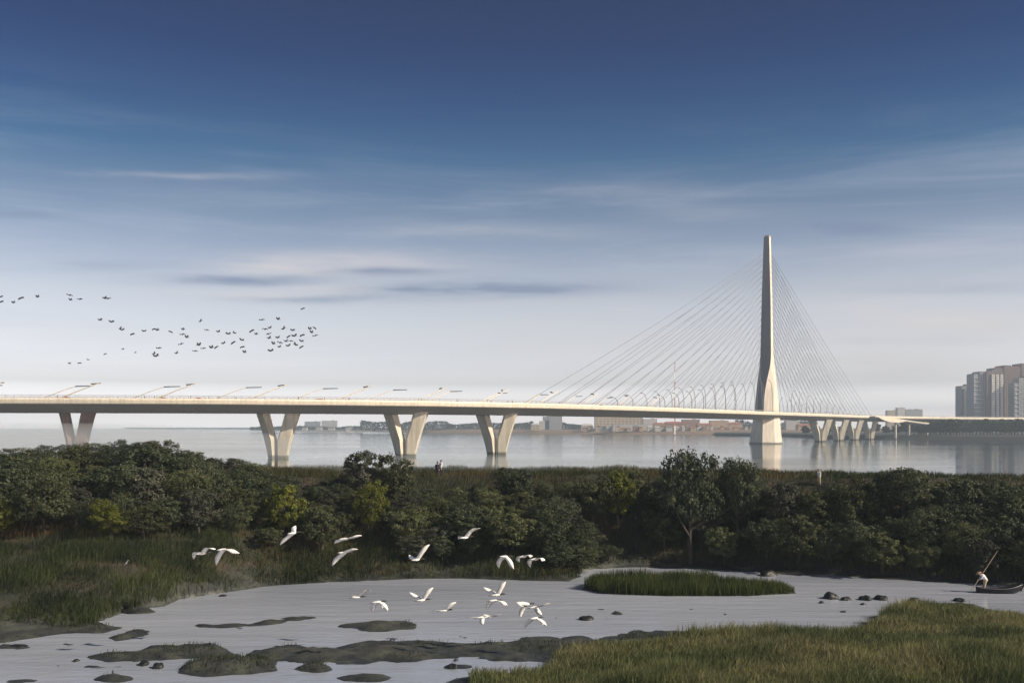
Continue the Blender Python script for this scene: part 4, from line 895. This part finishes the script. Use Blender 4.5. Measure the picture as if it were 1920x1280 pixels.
# ------------------------------------------------------------------ people
def bake(o):
    dg = bpy.context.evaluated_depsgraph_get(); me = bpy.data.meshes.new_from_object(o.evaluated_get(dg)); old = o.data; o.modifiers.clear(); o.data = me; bpy.data.meshes.remove(old); return o
def remesh(o, vs):
    m = o.modifiers.new('r', 'REMESH'); m.mode = 'VOXEL'; m.voxel_size = vs; m.use_smooth_shade = True; sm = o.modifiers.new('s', 'SMOOTH'); sm.factor = .5; sm.iterations = 2; return bake(o)
def lerp(a, b, t): return Vector(a).lerp(Vector(b), t)
def person(loc, rz, J, top_m, leg_m, label, group=None, hat=None, shoes='dark_cloth', fine=True):
    """J: joints in metres in the person's own frame, facing +x: hip, chest, neck, head, and l/r shoulder, elbow, wrist, thigh, knee, ankle"""
    e = empty('person', loc, label, 'person', group, rz=rz)
    b = MB(); b.capsule(J['neck'], lerp(J['neck'], J['head'], .5), .058, .052); hd = Vector(J['head']); fw = Vector(J.get('face', (1, 0, 0))).normalized(); up = (hd-Vector(J['neck'])).normalized(); sd = fw.cross(up).normalized()
    b.capsule(hd-up*.045+fw*.02, hd+up*.035-fw*.01, .078, .094); b.capsule(hd-up*.085+fw*.045, hd-up*.06+fw*.05, .045, .055)
    b.capsule(hd+fw*.085+up*.0, hd+fw*.112-up*.025, .014, .019, 8)
    for q in (-1, 1): b.capsule(hd+sd*q*.088+up*.02-fw*.01, hd+sd*q*.088-up*.03-fw*.005, .02, .016, 8)
    b.capsule(J['hip'], J['chest'], .125, .135); b.capsule(lerp(J['hip'], J['chest'], .9), J['neck'], .12, .06)
    for q in 'lr':
        b.capsule(J[q+'sho'], J[q+'elb'], .052, .042); b.capsule(J[q+'elb'], J[q+'wri'], .042, .029)
        b.capsule(J[q+'thi'], J[q+'kne'], .086, .058); b.capsule(J[q+'kne'], J[q+'ank'], .056, .038)
        a = Vector(J[q+'ank']); f = Vector(J.get(q+'toe', (1, 0, 0))).normalized(); b.capsule(a-Vector((0, 0, .045))-f*.03, a-Vector((0, 0, .06))+f*.15, .038, .03, 8)
        w = Vector(J[q+'wri']); d = (w-Vector(J[q+'elb'])).normalized(); hx = d.cross(Vector((0, 0, 1))); hx = hx.normalized() if hx.length > .2 else Vector((1, 0, 0)); hy = d.cross(hx).normalized()
        b.capsule(w+d*.02-hx*.016, w+d*.085-hx*.02, .022, .022, 8); b.capsule(w+d*.02+hx*.016, w+d*.085+hx*.02, .022, .022, 8)
        for k in range(4):
            st = w+d*.09+hx*(-.033+.022*k); ln = (.062, .075, .07, .055)[k]; m1 = st+d*ln*.5+hy*.012; b.capsule(st, m1, .0105, .010, 6); b.capsule(m1, m1+d*ln*.38+hy*.03, .010, .0085, 6)
        b.capsule(w+d*.035+hx*.035, w+d*.075+hx*.06+hy*.02, .012, .010, 6)
    remesh(b.build('body', M['skin'], e, origin=(0, 0, 0)), .009 if fine else .02)
    t = MB(); t.capsule(J['hip'], J['chest'], .150, .158); t.capsule(lerp(J['hip'], J['chest'], .95), lerp(J['chest'], J['neck'], .72), .15, .085)
    for q in 'lr': t.capsule(lerp(J[q+'sho'], J['chest'], .25), J[q+'sho'], .09, .072); t.capsule(J[q+'sho'], lerp(J[q+'sho'], J[q+'elb'], .96), .070, .060); t.capsule(lerp(J[q+'sho'], J[q+'elb'], .95), lerp(J[q+'elb'], J[q+'wri'], .7), .058, .046)
    remesh(t.build('shirt', M[top_m], e, origin=(0, 0, 0)), .016)
    t = MB(); t.capsule(lerp(J['hip'], J['chest'], -.25), lerp(J['hip'], J['chest'], .22), .135, .150)
    for q in 'lr': t.capsule(J[q+'thi'], J[q+'kne'], .102, .075); t.capsule(J[q+'kne'], lerp(J[q+'kne'], J[q+'ank'], .93), .074, .062)
    remesh(t.build('trousers', M[leg_m], e, origin=(0, 0, 0)), .016)
    t = MB()
    for q in 'lr': a = Vector(J[q+'ank']); f = Vector(J.get(q+'toe', (1, 0, 0))).normalized(); t.capsule(a-Vector((0, 0, .05))-f*.05, a-Vector((0, 0, .062))+f*.17, .047, .040, 10)
    t.build('shoes', M[shoes], e, origin=(0, 0, 0))
    h = MB(); h.capsule(hd+up*.03-fw*.035, hd+up*.055, .098, .093); h.capsule(hd-up*.04-fw*.055, hd+up*.02-fw*.03, .07, .09); remesh(h.build('hair', M['hair'], e, origin=(0, 0, 0)), .014)
    y = MB()
    for q in (-1, 1): y.ball(hd+fw*.084+sd*q*.033+up*.012, .012, 5)
    y.build('eyes', M['hair'], e, origin=(0, 0, 0))
    mo = MB(); mo.capsule(hd+fw*.088-up*.055-sd*.018, hd+fw*.088-up*.055+sd*.018, .007, .007, 6); mo.build('mouth', M['red_paint'], e, origin=(0, 0, 0))
    if hat:
        c = hd+up*.075; k = MB(); n = 20; rings = []
        for r_, z_ in ((.235, -.02), (.24, -.012), (.12, .02), (.108, .06), (.085, .10), (.02, .115)): rings.append([c+sd*(r_*math.cos(2*math.pi*i/n))+fw*(r_*math.sin(2*math.pi*i/n))+up*z_ for i in range(n)])
        k.loft(rings).build('hat', M[hat], e, origin=(0, 0, 0), smooth=True)
    return e
def stand(h=1.74, stride=.0, arm=.12, lean=0.0, armr=None):
    k = h/1.74
    J = dict(hip=(0, 0, .96), chest=(.02+lean*.6, 0, 1.28), neck=(.03+lean, 0, 1.47), head=(.05+lean*1.25, 0, 1.625),
             lsho=(.02+lean*.8, .185, 1.40), lelb=(-.02+arm*.3, .235, 1.12), lwri=(.06+arm, .225, .88), rsho=(.02+lean*.8, -.185, 1.40), relb=(-.02-arm*.5, -.235, 1.12), rwri=(.05-arm*.8, -.225, .88),
             lthi=(0, .095, .90), lkne=(-stride*.30+.03, .10, .50), lank=(-stride*.85, .10, .09), rthi=(0, -.095, .90), rkne=(stride*.5+.03, -.10, .50), rank=(stride*.7, -.10, .09))
    if armr: J.update(armr)
    return {a: Vector(v)*k for a, v in J.items()}
def on_ground(px, d):
    x = (px-960)/F*d; return (x, d, float(zg(x, d))-.02)
person(on_ground(820, 108), math.radians(80), stand(1.62, .0, .02), 'dark_cloth', 'dark_cloth', 'person in dark clothes, left one of the couple on the bank crest', 'people on the bank crest')
person(on_ground(826.5, 108.4), math.radians(40), stand(1.78, .30, .18), 'white_cloth', 'dark_cloth', 'person in white top and dark trousers, right one of the couple', 'people on the bank crest')
person(on_ground(1536, 102.5), math.radians(200), stand(1.76, .10, .10), 'white_cloth', 'khaki_cloth', 'lone person in white shirt and khaki trousers on the crest right of the tower', 'people on the bank crest')

# the boat and its boatman
def skiff():
    x, y = G(1875, 1111); Rz = math.radians(-7); e = empty('rowing_boat', (x, y, 0), 'dark wooden skiff with raised bow at the right edge of the pond', 'boat')
    R = Matrix.Translation((x, y, -.14))@Matrix.Rotation(Rz, 4, 'Z')
    ro, ri = boat_mesh(None, 3.5, 1.1, .50, 20, .26, .62); boat_part('hull', ro, M['boat'], e, R=R); hin = boat_part('inner_planking', ri, M['boat_in'], e, True, R=R)
    for k in (0, -1): MB().tube([R@(Vector(a[k])+Vector((0, 0, .015))) for a in ro], .032, 6).build('gunwale', M['boat_rim'], e)
    for t in (.16, .46, .70):
        i = int(t*20); a, b = Vector(ro[i][0]), Vector(ro[i][-1]); c = (a+b)/2; w = (a-b).length
        MB().box(R@(c-Vector((0, 0, .10))), (.22, w-.13, .035), Rz).build('thwart', M['boat_in'], e)
    bow = Vector(ro[-1][0]); MB().tube([R@(bow+Vector((-.16, 0, -.62))), R@(bow+Vector((-.03, 0, -.3))), R@(bow+Vector((.02, 0, .06)))], [.03, .035, .04], 6).build('stem_post', M['boat'], e)
    st = [Vector(ro[0][k]) for k in range(8)]; MB().loft([[R@(p+Vector((dx, 0, .01))) for p in st] for dx in (-.035, .002)]).build('transom', M['boat'], e)
    return R
RB = skiff()
def boatman():
    p = RB@Vector((-1.22, 0, .20)); k = 1.0
    J = dict(hip=(-.10, 0, .98), chest=(.10, 0, 1.25), neck=(.26, 0, 1.36), head=(.39, 0, 1.44), face=(.85, 0, -.5),
             lsho=(.20, .17, 1.31), lelb=(.30, .17, 1.05), lwri=(.47, .07, .98), rsho=(.20, -.17, 1.31), relb=(.10, -.22, 1.08), rwri=(.27, -.10, 1.12),
             lthi=(-.08, .10, .92), lkne=(.02, .11, .50), lank=(.10, .11, .09), rthi=(-.08, -.10, .92), rkne=(-.02, -.11, .50), rank=(-.08, -.11, .09))
    J = {a: (Vector(v) if a == 'face' else Vector(v)*1.04) for a, v in J.items()}
    e = person((p.x, p.y, p.z), math.pi, J, 'white_cloth', 'khaki_cloth', 'boatman person bending forward at the stern of the skiff with a straw hat', None, hat='straw', shoes='skin')
    # facing -x in the picture: own +x maps to world -x
    W_ = lambda v: Vector((p.x-v[0], p.y-v[1], p.z+v[2]))
    a = W_(J['lwri']+Vector((.06, -.02, -.03))); b = W_(J['rwri']+Vector((.03, .03, -.05))); d = Vector((.56, .03, .82)).normalized(); mid = (a+b)/2
    o = MB().tube([mid-d*2.0, mid, mid+d*1.1, mid+d*2.75], [.030, .030, .028, .024], 8).build('punt_pole', M['bamboo'], None); tag(o, 'long pale bamboo pole slanting up from the hands of the boatman', 'pole')
boatman()

# ------------------------------------------------------------------ birds
def bird_mesh(scale, dirv, Lw, Rw, neck=True, head_dark=True, legs=True):
    """wings given as root-relative points (mid, tip); body along dirv; returns an MB at the origin. materials: 0 plumage, 1 dark"""
    d = Vector(dirv).normalized(); side = d.cross(Vector((0, 0, 1))).normalized(); up = side.cross(d); b = MB(); s = scale
    body = [(-.34, .012, -.01), (-.27, .030, 0), (-.16, .062, 0), (-.02, .088, 0), (.10, .078, .005), (.19, .048, .015), (.25, .030, .022)]
    hd = [(.20, .052, .018), (.27, .050, .030), (.36, .044, .04), (.43, .052, .038), (.49, .040, .03), (.52, .012, .022), (.60, .007, .0), (.655, .003, -.035)]
    n = 8
    def ring(q): x, r, z = q; return [(d*x+up*(z+r*.9*math.sin(2*math.pi*k/n))+side*(r*math.cos(2*math.pi*k/n)))*s for k in range(n)]
    b.loft([ring(q) for q in body], True, 0)
    if neck: b.loft([ring(q) for q in hd], True, 1 if head_dark else 0)
    if legs:
        for q in (-1, 1): b.tube([(d*-.2+side*q*.02-up*.03)*s, (d*-.5+side*q*.02-up*.035)*s], .008*s, 5, 1)
    for w in (Lw, Rw):
        if w is None: continue
        root = d*.10*s; mid = Vector(w[0]); tip = Vector(w[1]); pts = []
        for k in range(9):
            t = k/8; pts.append(root*(1-t)**2+2*(1-t)*t*(mid*1.25)+tip*t*t)
        rings = []
        for k, p in enumerate(pts):
            t = k/8; ch = s*(.30 if t < .55 else .30*(1-((t-.55)/.45)**1.6)+.035); th = s*.020*(1-t)+.004*s
            tg = (pts[min(k+1, 8)]-pts[max(k-1, 0)]).normalized(); cd = d-tg*d.dot(tg); cd = cd.normalized() if cd.length > .1 else side; nn = tg.cross(cd).normalized(); sweep_ = -cd*ch*.12*t
            fr = p+cd*ch*.35+sweep_; bk = p-cd*ch*.65+sweep_; md = p+sweep_
            rings.append([fr, md+nn*th, bk, md-nn*th])
        b.loft(rings, True, 0)
        k = 8
    return b
EG = [  # column, row, left tip, right tip (picture offsets), mid points, wording
 (378.8, 1037.5, (-17, 11), (27, -9), (-12, -5), (9, -13), 'in front of the left trees, leftmost of all, tucked against its neighbour'),
 (417.5, 1030, (-13.5, 30), (32.5, 6), (-6.5, 9), (12, -3), 'second from left before the left trees, one wing hanging down'),
 (549, 999, (-25, 23), (7, -14), (-10, 9), (3, -6), 'alone, gliding steeply below the small yellow green tree'),
 (646, 1010, (-20, 9), (33, -7), (-8, 3), (14, -2), 'flat winged, upper one of the pair in front of the trees'),
 (644, 1036, (-22, 25), (28, -7), (-9, 9), (12, -5), 'wings spread, lower one of the pair in front of the trees'),
 (781, 1049, (-15, -9), (25, -29), (-7, -3), (11, -14), 'one long wing raised high, in front of the trees at the middle'),
 (872, 1007.5, (-12, 4), (29, -18), (-7, -3), (10, -13), 'highest of the right group, one wing bent over its back'),
 (946, 1043, (-10, 22), (17, 23), (-9, 6), (11, 5), 'both wings hanging down like an arch, over the far pond edge'),
 (981.6, 1043, (-7, 11), (17, -1), (-10, 0), (8, -5), 'small, between the arch winged bird and the next one'),
 (1004, 1048, (-9, 16), (18, 2), (-10, -1), (9, -5), 'rightmost in front of the far pond edge, one wing down'),
 (669.5, 1119, (-10, -1), (28, -13), (-5, -2), (11, -11), 'over the pond, leftmost there, one wing bent over'),
 (708, 1128, (-7, 22), (20, 16), (-9, 4), (13, 1), 'over the pond, second from the left, wings drooping'),
 (791, 1124.5, (-24, -14.5), (22, -24), (-10, -6), (9, -10), 'over the pond, both wings raised in a wide V'),
 (832.5, 1144, (-23, 2), (23, -16), (-10, 0), (10, -7), 'over the pond, flat left wing and raised right wing'),
 (931, 1114.7, (-25, -14), (17.5, -25), (-11, -7), (8, -11), 'over the pond, top of the right cluster, wings in a V'),
 (926.6, 1125.6, (-13, 18), (25, 8), (-9, 5), (14, -2), 'over the pond, right cluster, just below the V winged one'),
 (903, 1157, (-30, 2), (3, 13), (-14, 0), (2, 5), 'low over the pond, left one of the overlapping pair'),
 (916, 1156, (-11, -4), (24, -6), (-5, -3), (11, -4), 'low over the pond, right one of the overlapping pair'),
 (987, 1132.5, (-11, 27), (-20, -5), (-7, 9), (-9, -4), 'over the pond, left one of the crossing pair at right'),
 (1002, 1138, (14.5, 15), (29.5, -8), (6, 5), (13, -4), 'over the pond, right one of the crossing pair at right'),
 (1003, 1158.5, (-18.5, 19.5), (22, 13), (-10, 5), (13, 2), 'lowest on the right over the pond, wings arched down')]
for i, (cx, cy, lt, rt, lm, rm, words) in enumerate(EG):
    d = 57+(i*37 % 11)*.35; k = d/F; p = P(cx, cy, d); r = random.Random(i); f = lambda q, dy: Vector((q[0]*k, dy, -q[1]*k))
    mb = bird_mesh(.98, (.92, .34+r.uniform(-.1, .15), r.uniform(-.08, .06)), (f(lm, .14), f(lt, .16)), (f(rm, -.14), f(rt, -.12)))
    mb.v = [(a+p.x, b+p.y, c+p.z) for a, b, c in mb.v]
    o = mb.build('white_bird', [M['feather'], M['black_skin']], None, smooth=True, origin=p); tag(o, 'white bird flying '+words, 'bird', 'white birds over the marsh')
def standing_egret():
    x, y = G(236, 1121, .1); z = float(zg(x, y)); mb = bird_mesh(.8, (.7, -.5, .55), None, None, head_dark=False, legs=False); p = Vector((x, y, z+.42)); mb.v = [(a+p.x, b+p.y, c+p.z) for a, b, c in mb.v]
    for q in (-1, 1): mb.tube([(x+.03*q, y, z+.36), (x+.03*q, y, z-.02)], .008, 5, 1)
    o = mb.build('white_bird', [M['feather'], M['black_skin']], None, smooth=True, origin=p); tag(o, 'small white bird standing at the left edge of the pond', 'bird')
standing_egret()
FLOCK = [(3, 112), (5, 140), (78, 145), (120, 118), (215, 112), (398, 101), (403, 130), (457, 124), (597, 118), (615, 120), (570, 243), (637, 255), (688, 292), (698, 300), (757, 323), (823, 308), (880, 295), (900, 302), (975, 310), (1048, 298), (1043, 325), (1068, 343), (1034, 380), (1146, 250), (1180, 300), (1245, 310), (1303, 323), (1340, 318), (1380, 358), (1332, 372), (1278, 377), (1385, 397), (1397, 428), (1236, 398), (1210, 402), (1162, 405), (1136, 387), (1115, 420), (1008, 433), (908, 403), (880, 437), (893, 450), (773, 430), (703, 411), (601, 437), (503, 471), (455, 489), (398, 493), (1438, 305), (1465, 325), (1497, 242), (1590, 240), (1515, 295), (1541, 288), (1535, 322), (1537, 347), (1587, 345), (1620, 293), (1672, 303), (1648, 338), (1682, 335), (1727, 330), (1770, 295), (1797, 288), (1780, 315), (1802, 332), (1562, 380), (1600, 372), (1632, 365), (1662, 363), (1595, 397), (1648, 391), (1690, 385), (1722, 365), (1722, 397), (1547, 420), (1730, 178)]
POSES = [((-.30, -.16, .22), (-.52, -.2, .34), (.28, .18, .20), (.5, .24, .40)), ((-.32, -.1, .08), (-.62, -.15, -.05), (.32, .12, .08), (.62, .15, -.02)), ((-.26, -.1, -.14), (-.42, -.1, -.40), (.30, .1, .10), (.56, .12, .16)), ((-.28, -.1, .12), (-.60, -.1, .10), (.24, .1, .24), (.34, .1, .55)), ((-.25, -.1, .24), (-.30, -.1, .52), (.22, .1, .26), (.2, .1, .56))]
proto_b = []
for q in POSES:
    v = [Vector(a) for a in q]; o = bird_mesh(1.05, (.93, .32, .03), (v[0], v[1]), (v[2], v[3]), head_dark=False, legs=False).build('dark_bird', [M['dark_feather'], M['dark_feather']], None, smooth=True); proto_b.append(o.data); bpy.data.objects.remove(o)
def flock_label(x, y):
    if (x, y) == (1730, 178): return 'lone dark bird highest above the right end of the flock'
    if x < 10: return 'dark bird at the left edge of the sky'
    if x < 300: return 'one of three spaced dark birds near the left edge of the sky'
    if x < 500 and y < 200: return 'one of three close dark birds above the leftmost V pier'
    if x < 640 and y < 200: return 'one of two touching dark birds left above the flock'
    if y > 465: return 'faint low dark bird, one of three trailing under the flock'
    if x < 780 and y < 340: return 'dark bird on the upper left tail of the flock'
    if x < 830 and y > 400: return 'dark bird on the lower left tail of the flock'
    if x < 1000: return 'dark bird left of the middle of the flock' if y < 350 else 'dark bird in the lower left of the flock'
    if x < 1110: return 'dark bird in the middle cluster of the flock'
    if x < 1420: return 'dark bird in the upper middle of the flock' if y < 345 else 'dark bird in the lower middle of the flock'
    return 'dark bird in the upper row of the dense right end' if y < 310 else 'dark bird in the lower part of the dense right end'
for i, (cx, cy) in enumerate(FLOCK):
    px, py = cx/3.0476, 520+cy/3.0476; far = 1.0 if not (cy > 400 and cx < 800) else .62
    d = 215+(i*53 % 17)*1.6; o = bpy.data.objects.new('dark_bird', proto_b[(i*7+i//3) % 5]); COL.objects.link(o); o.location = P(px, py, d); k = far*rnd.uniform(.9, 1.25)*.97; o.scale = (k, k, k)
    o.rotation_euler = (rnd.uniform(-.25, .25), rnd.uniform(-.35, .3), rnd.uniform(-.5, .5)+(math.pi if i % 9 == 0 else 0)); tag(o, flock_label(cx, cy), 'bird', 'dark birds in the sky flock')

# ------------------------------------------------------------------ walkers and cars on the bridge
def car(s, u, label, m):
    p, t, n = at(s); b = D(s, u, 24.13); rz = math.atan2(t.y, t.x); e = empty('parked_car' if False else 'car', b, label, 'car', 'cars on the bridge', rz=rz)
    prof = [(-2.1, .35), (-2.15, .75), (-1.95, .92), (-1.5, 1.0), (-.95, 1.42), (.35, 1.45), (1.05, 1.0), (1.95, .85), (2.15, .6), (2.1, .35)]
    MB().loft([[(x, y*(1 if z < 1.02 else .86), z) for x, z in prof] for y in (-.86, -.8, .8, .86)]).build('body', m, e, origin=(0, 0, 0))
    g = MB(); g.loft([[(x, y, z) for x, z in [(-1.35, 1.04), (-.9, 1.37), (.32, 1.40), (.88, 1.04)]] for y in (-.785, .785)]); g.build('windows', M['glass'], e, origin=(0, 0, 0))
    for x in (-1.35, 1.35):
        for y in (-.8, .8): MB().loft([[(x+.33*math.cos(a*math.pi/7), y+dy, .33+.33*math.sin(a*math.pi/7)) for a in range(14)] for dy in (-.1, .1)]).build('wheel', M['tyre'], e, origin=(0, 0, 0))
for px, u, lab, m in ((72, 6, 'red car on the bridge, left of the leftmost V pier', 'red_paint'), (255, 6, 'red car on the bridge between the first two V piers, left one', 'red_paint'), (325, 6, 'red car on the bridge between the first two V piers, right one', 'red_paint'), (150, 9.5, 'white car on the bridge above the leftmost V pier', 'white_paint'), (556, 6, 'red car on the bridge just right of the second V pier', 'red_paint'), (660, 9.5, 'white car on the bridge left of the third V pier', 'white_paint'), (1125, 6, 'red car on the bridge at the start of the left cables', 'red_paint')):
    car(s_of_px(px)+10, u, lab, M[m])
w0 = None
WALK = [(108, 'left one of two walkers on the bridge above the leftmost V pier'), (112.5, 'right one of two walkers on the bridge above the leftmost V pier'), (259, 'walker on the bridge beside the left red car'), (263, 'walker on the bridge just right of the left red car'), (287, 'left one of two walkers on the bridge right of the red car'), (292, 'right one of two walkers on the bridge right of the red car'), (355, 'walker on the bridge at the fifth lamp'), (399, 'left walker of the pair left of the second V pier'), (403, 'right walker of the pair left of the second V pier'), (448, 'lone walker on the bridge just left of the second V pier'), (555, 'left walker of the pair right of the second V pier'), (560, 'right walker of the pair right of the second V pier'), (606, 'walker on the bridge midway between second and third V piers'), (656, 'left walker of the pair left of the third V pier'), (661, 'right walker of the pair left of the third V pier'), (789, 'walker on the bridge just right of the third V pier'), (863, 'walker on the bridge left of the fourth V pier'), (930, 'walker on the bridge above the fourth V pier'), (951, 'walker on the bridge just right of the fourth V pier'), (966, 'walker on the bridge farther right of the fourth V pier')]
protos = []
for top_, leg_ in (('red_cloth', 'dark_cloth'), ('brown_cloth', 'dark_cloth')):
    M[top_] = mat(top_, (.30, .09, .06) if top_[0] == 'r' else (.20, .10, .07), .85, .1, 8)
for i, (px, lab) in enumerate(WALK):
    s = s_of_px(px); p, t, n = at(s); b = D(s, 1.0+(i % 3)*.5, 24.26); rz = math.atan2(t.y, t.x)+(math.pi if i % 2 else 0)
    if i < 2: e = person(b, rz, stand(1.75, .2+.1*i, .12), ('red_cloth', 'brown_cloth')[i], 'dark_cloth', lab, 'walkers on the bridge', fine=False); protos.append(e)
    else:
        e = protos[i % 2].copy(); COL.objects.link(e); e.location = b; e.rotation_euler = (0, 0, rz); e['label'] = lab
        for ch in KIDS[protos[i % 2]]: c = ch.copy(); COL.objects.link(c); c.parent = e

# ------------------------------------------------------------------ air
def haze():
    m = bpy.data.materials.new('haze'); m.use_nodes = True; nt = m.node_tree; N = nt.nodes; N.remove(N['Principled BSDF'])
    v = N.new('ShaderNodeVolumePrincipled'); v.inputs['Color'].default_value = (.68, .85, 1.0, 1); v.inputs['Density'].default_value = HAZE_D; v.inputs['Anisotropy'].default_value = 0.0
    nt.links.new(v.outputs[0], N['Material Output'].inputs['Volume'])
    o = MB().box((0, 4000, 84), (14400, 8600, 176)).build('haze', m); tag(o, 'pale thin haze over the river', 'haze', kind='stuff')
HAZE_D = 0.00022
haze()

def mist():
    m = bpy.data.materials.new('mist'); m.use_nodes = True; nt = m.node_tree; N = nt.nodes; N.remove(N['Principled BSDF'])
    v = N.new('ShaderNodeVolumePrincipled'); v.inputs['Color'].default_value = (.85, .93, .96, 1); v.inputs['Density'].default_value = .028; nt.links.new(v.outputs[0], N['Material Output'].inputs['Volume'])
    mb = MB(); mb.ball((-52, 114, 11.0), (30, 13, 3.0), 14); mb.ball((-6, 120, 8.4), (24, 8.5, 1.8), 14); o = mb.build('mist', m, smooth=True); tag(o, 'thin pale mist hanging over the left tree tops and the bank crest', 'mist', kind='stuff')
mist()
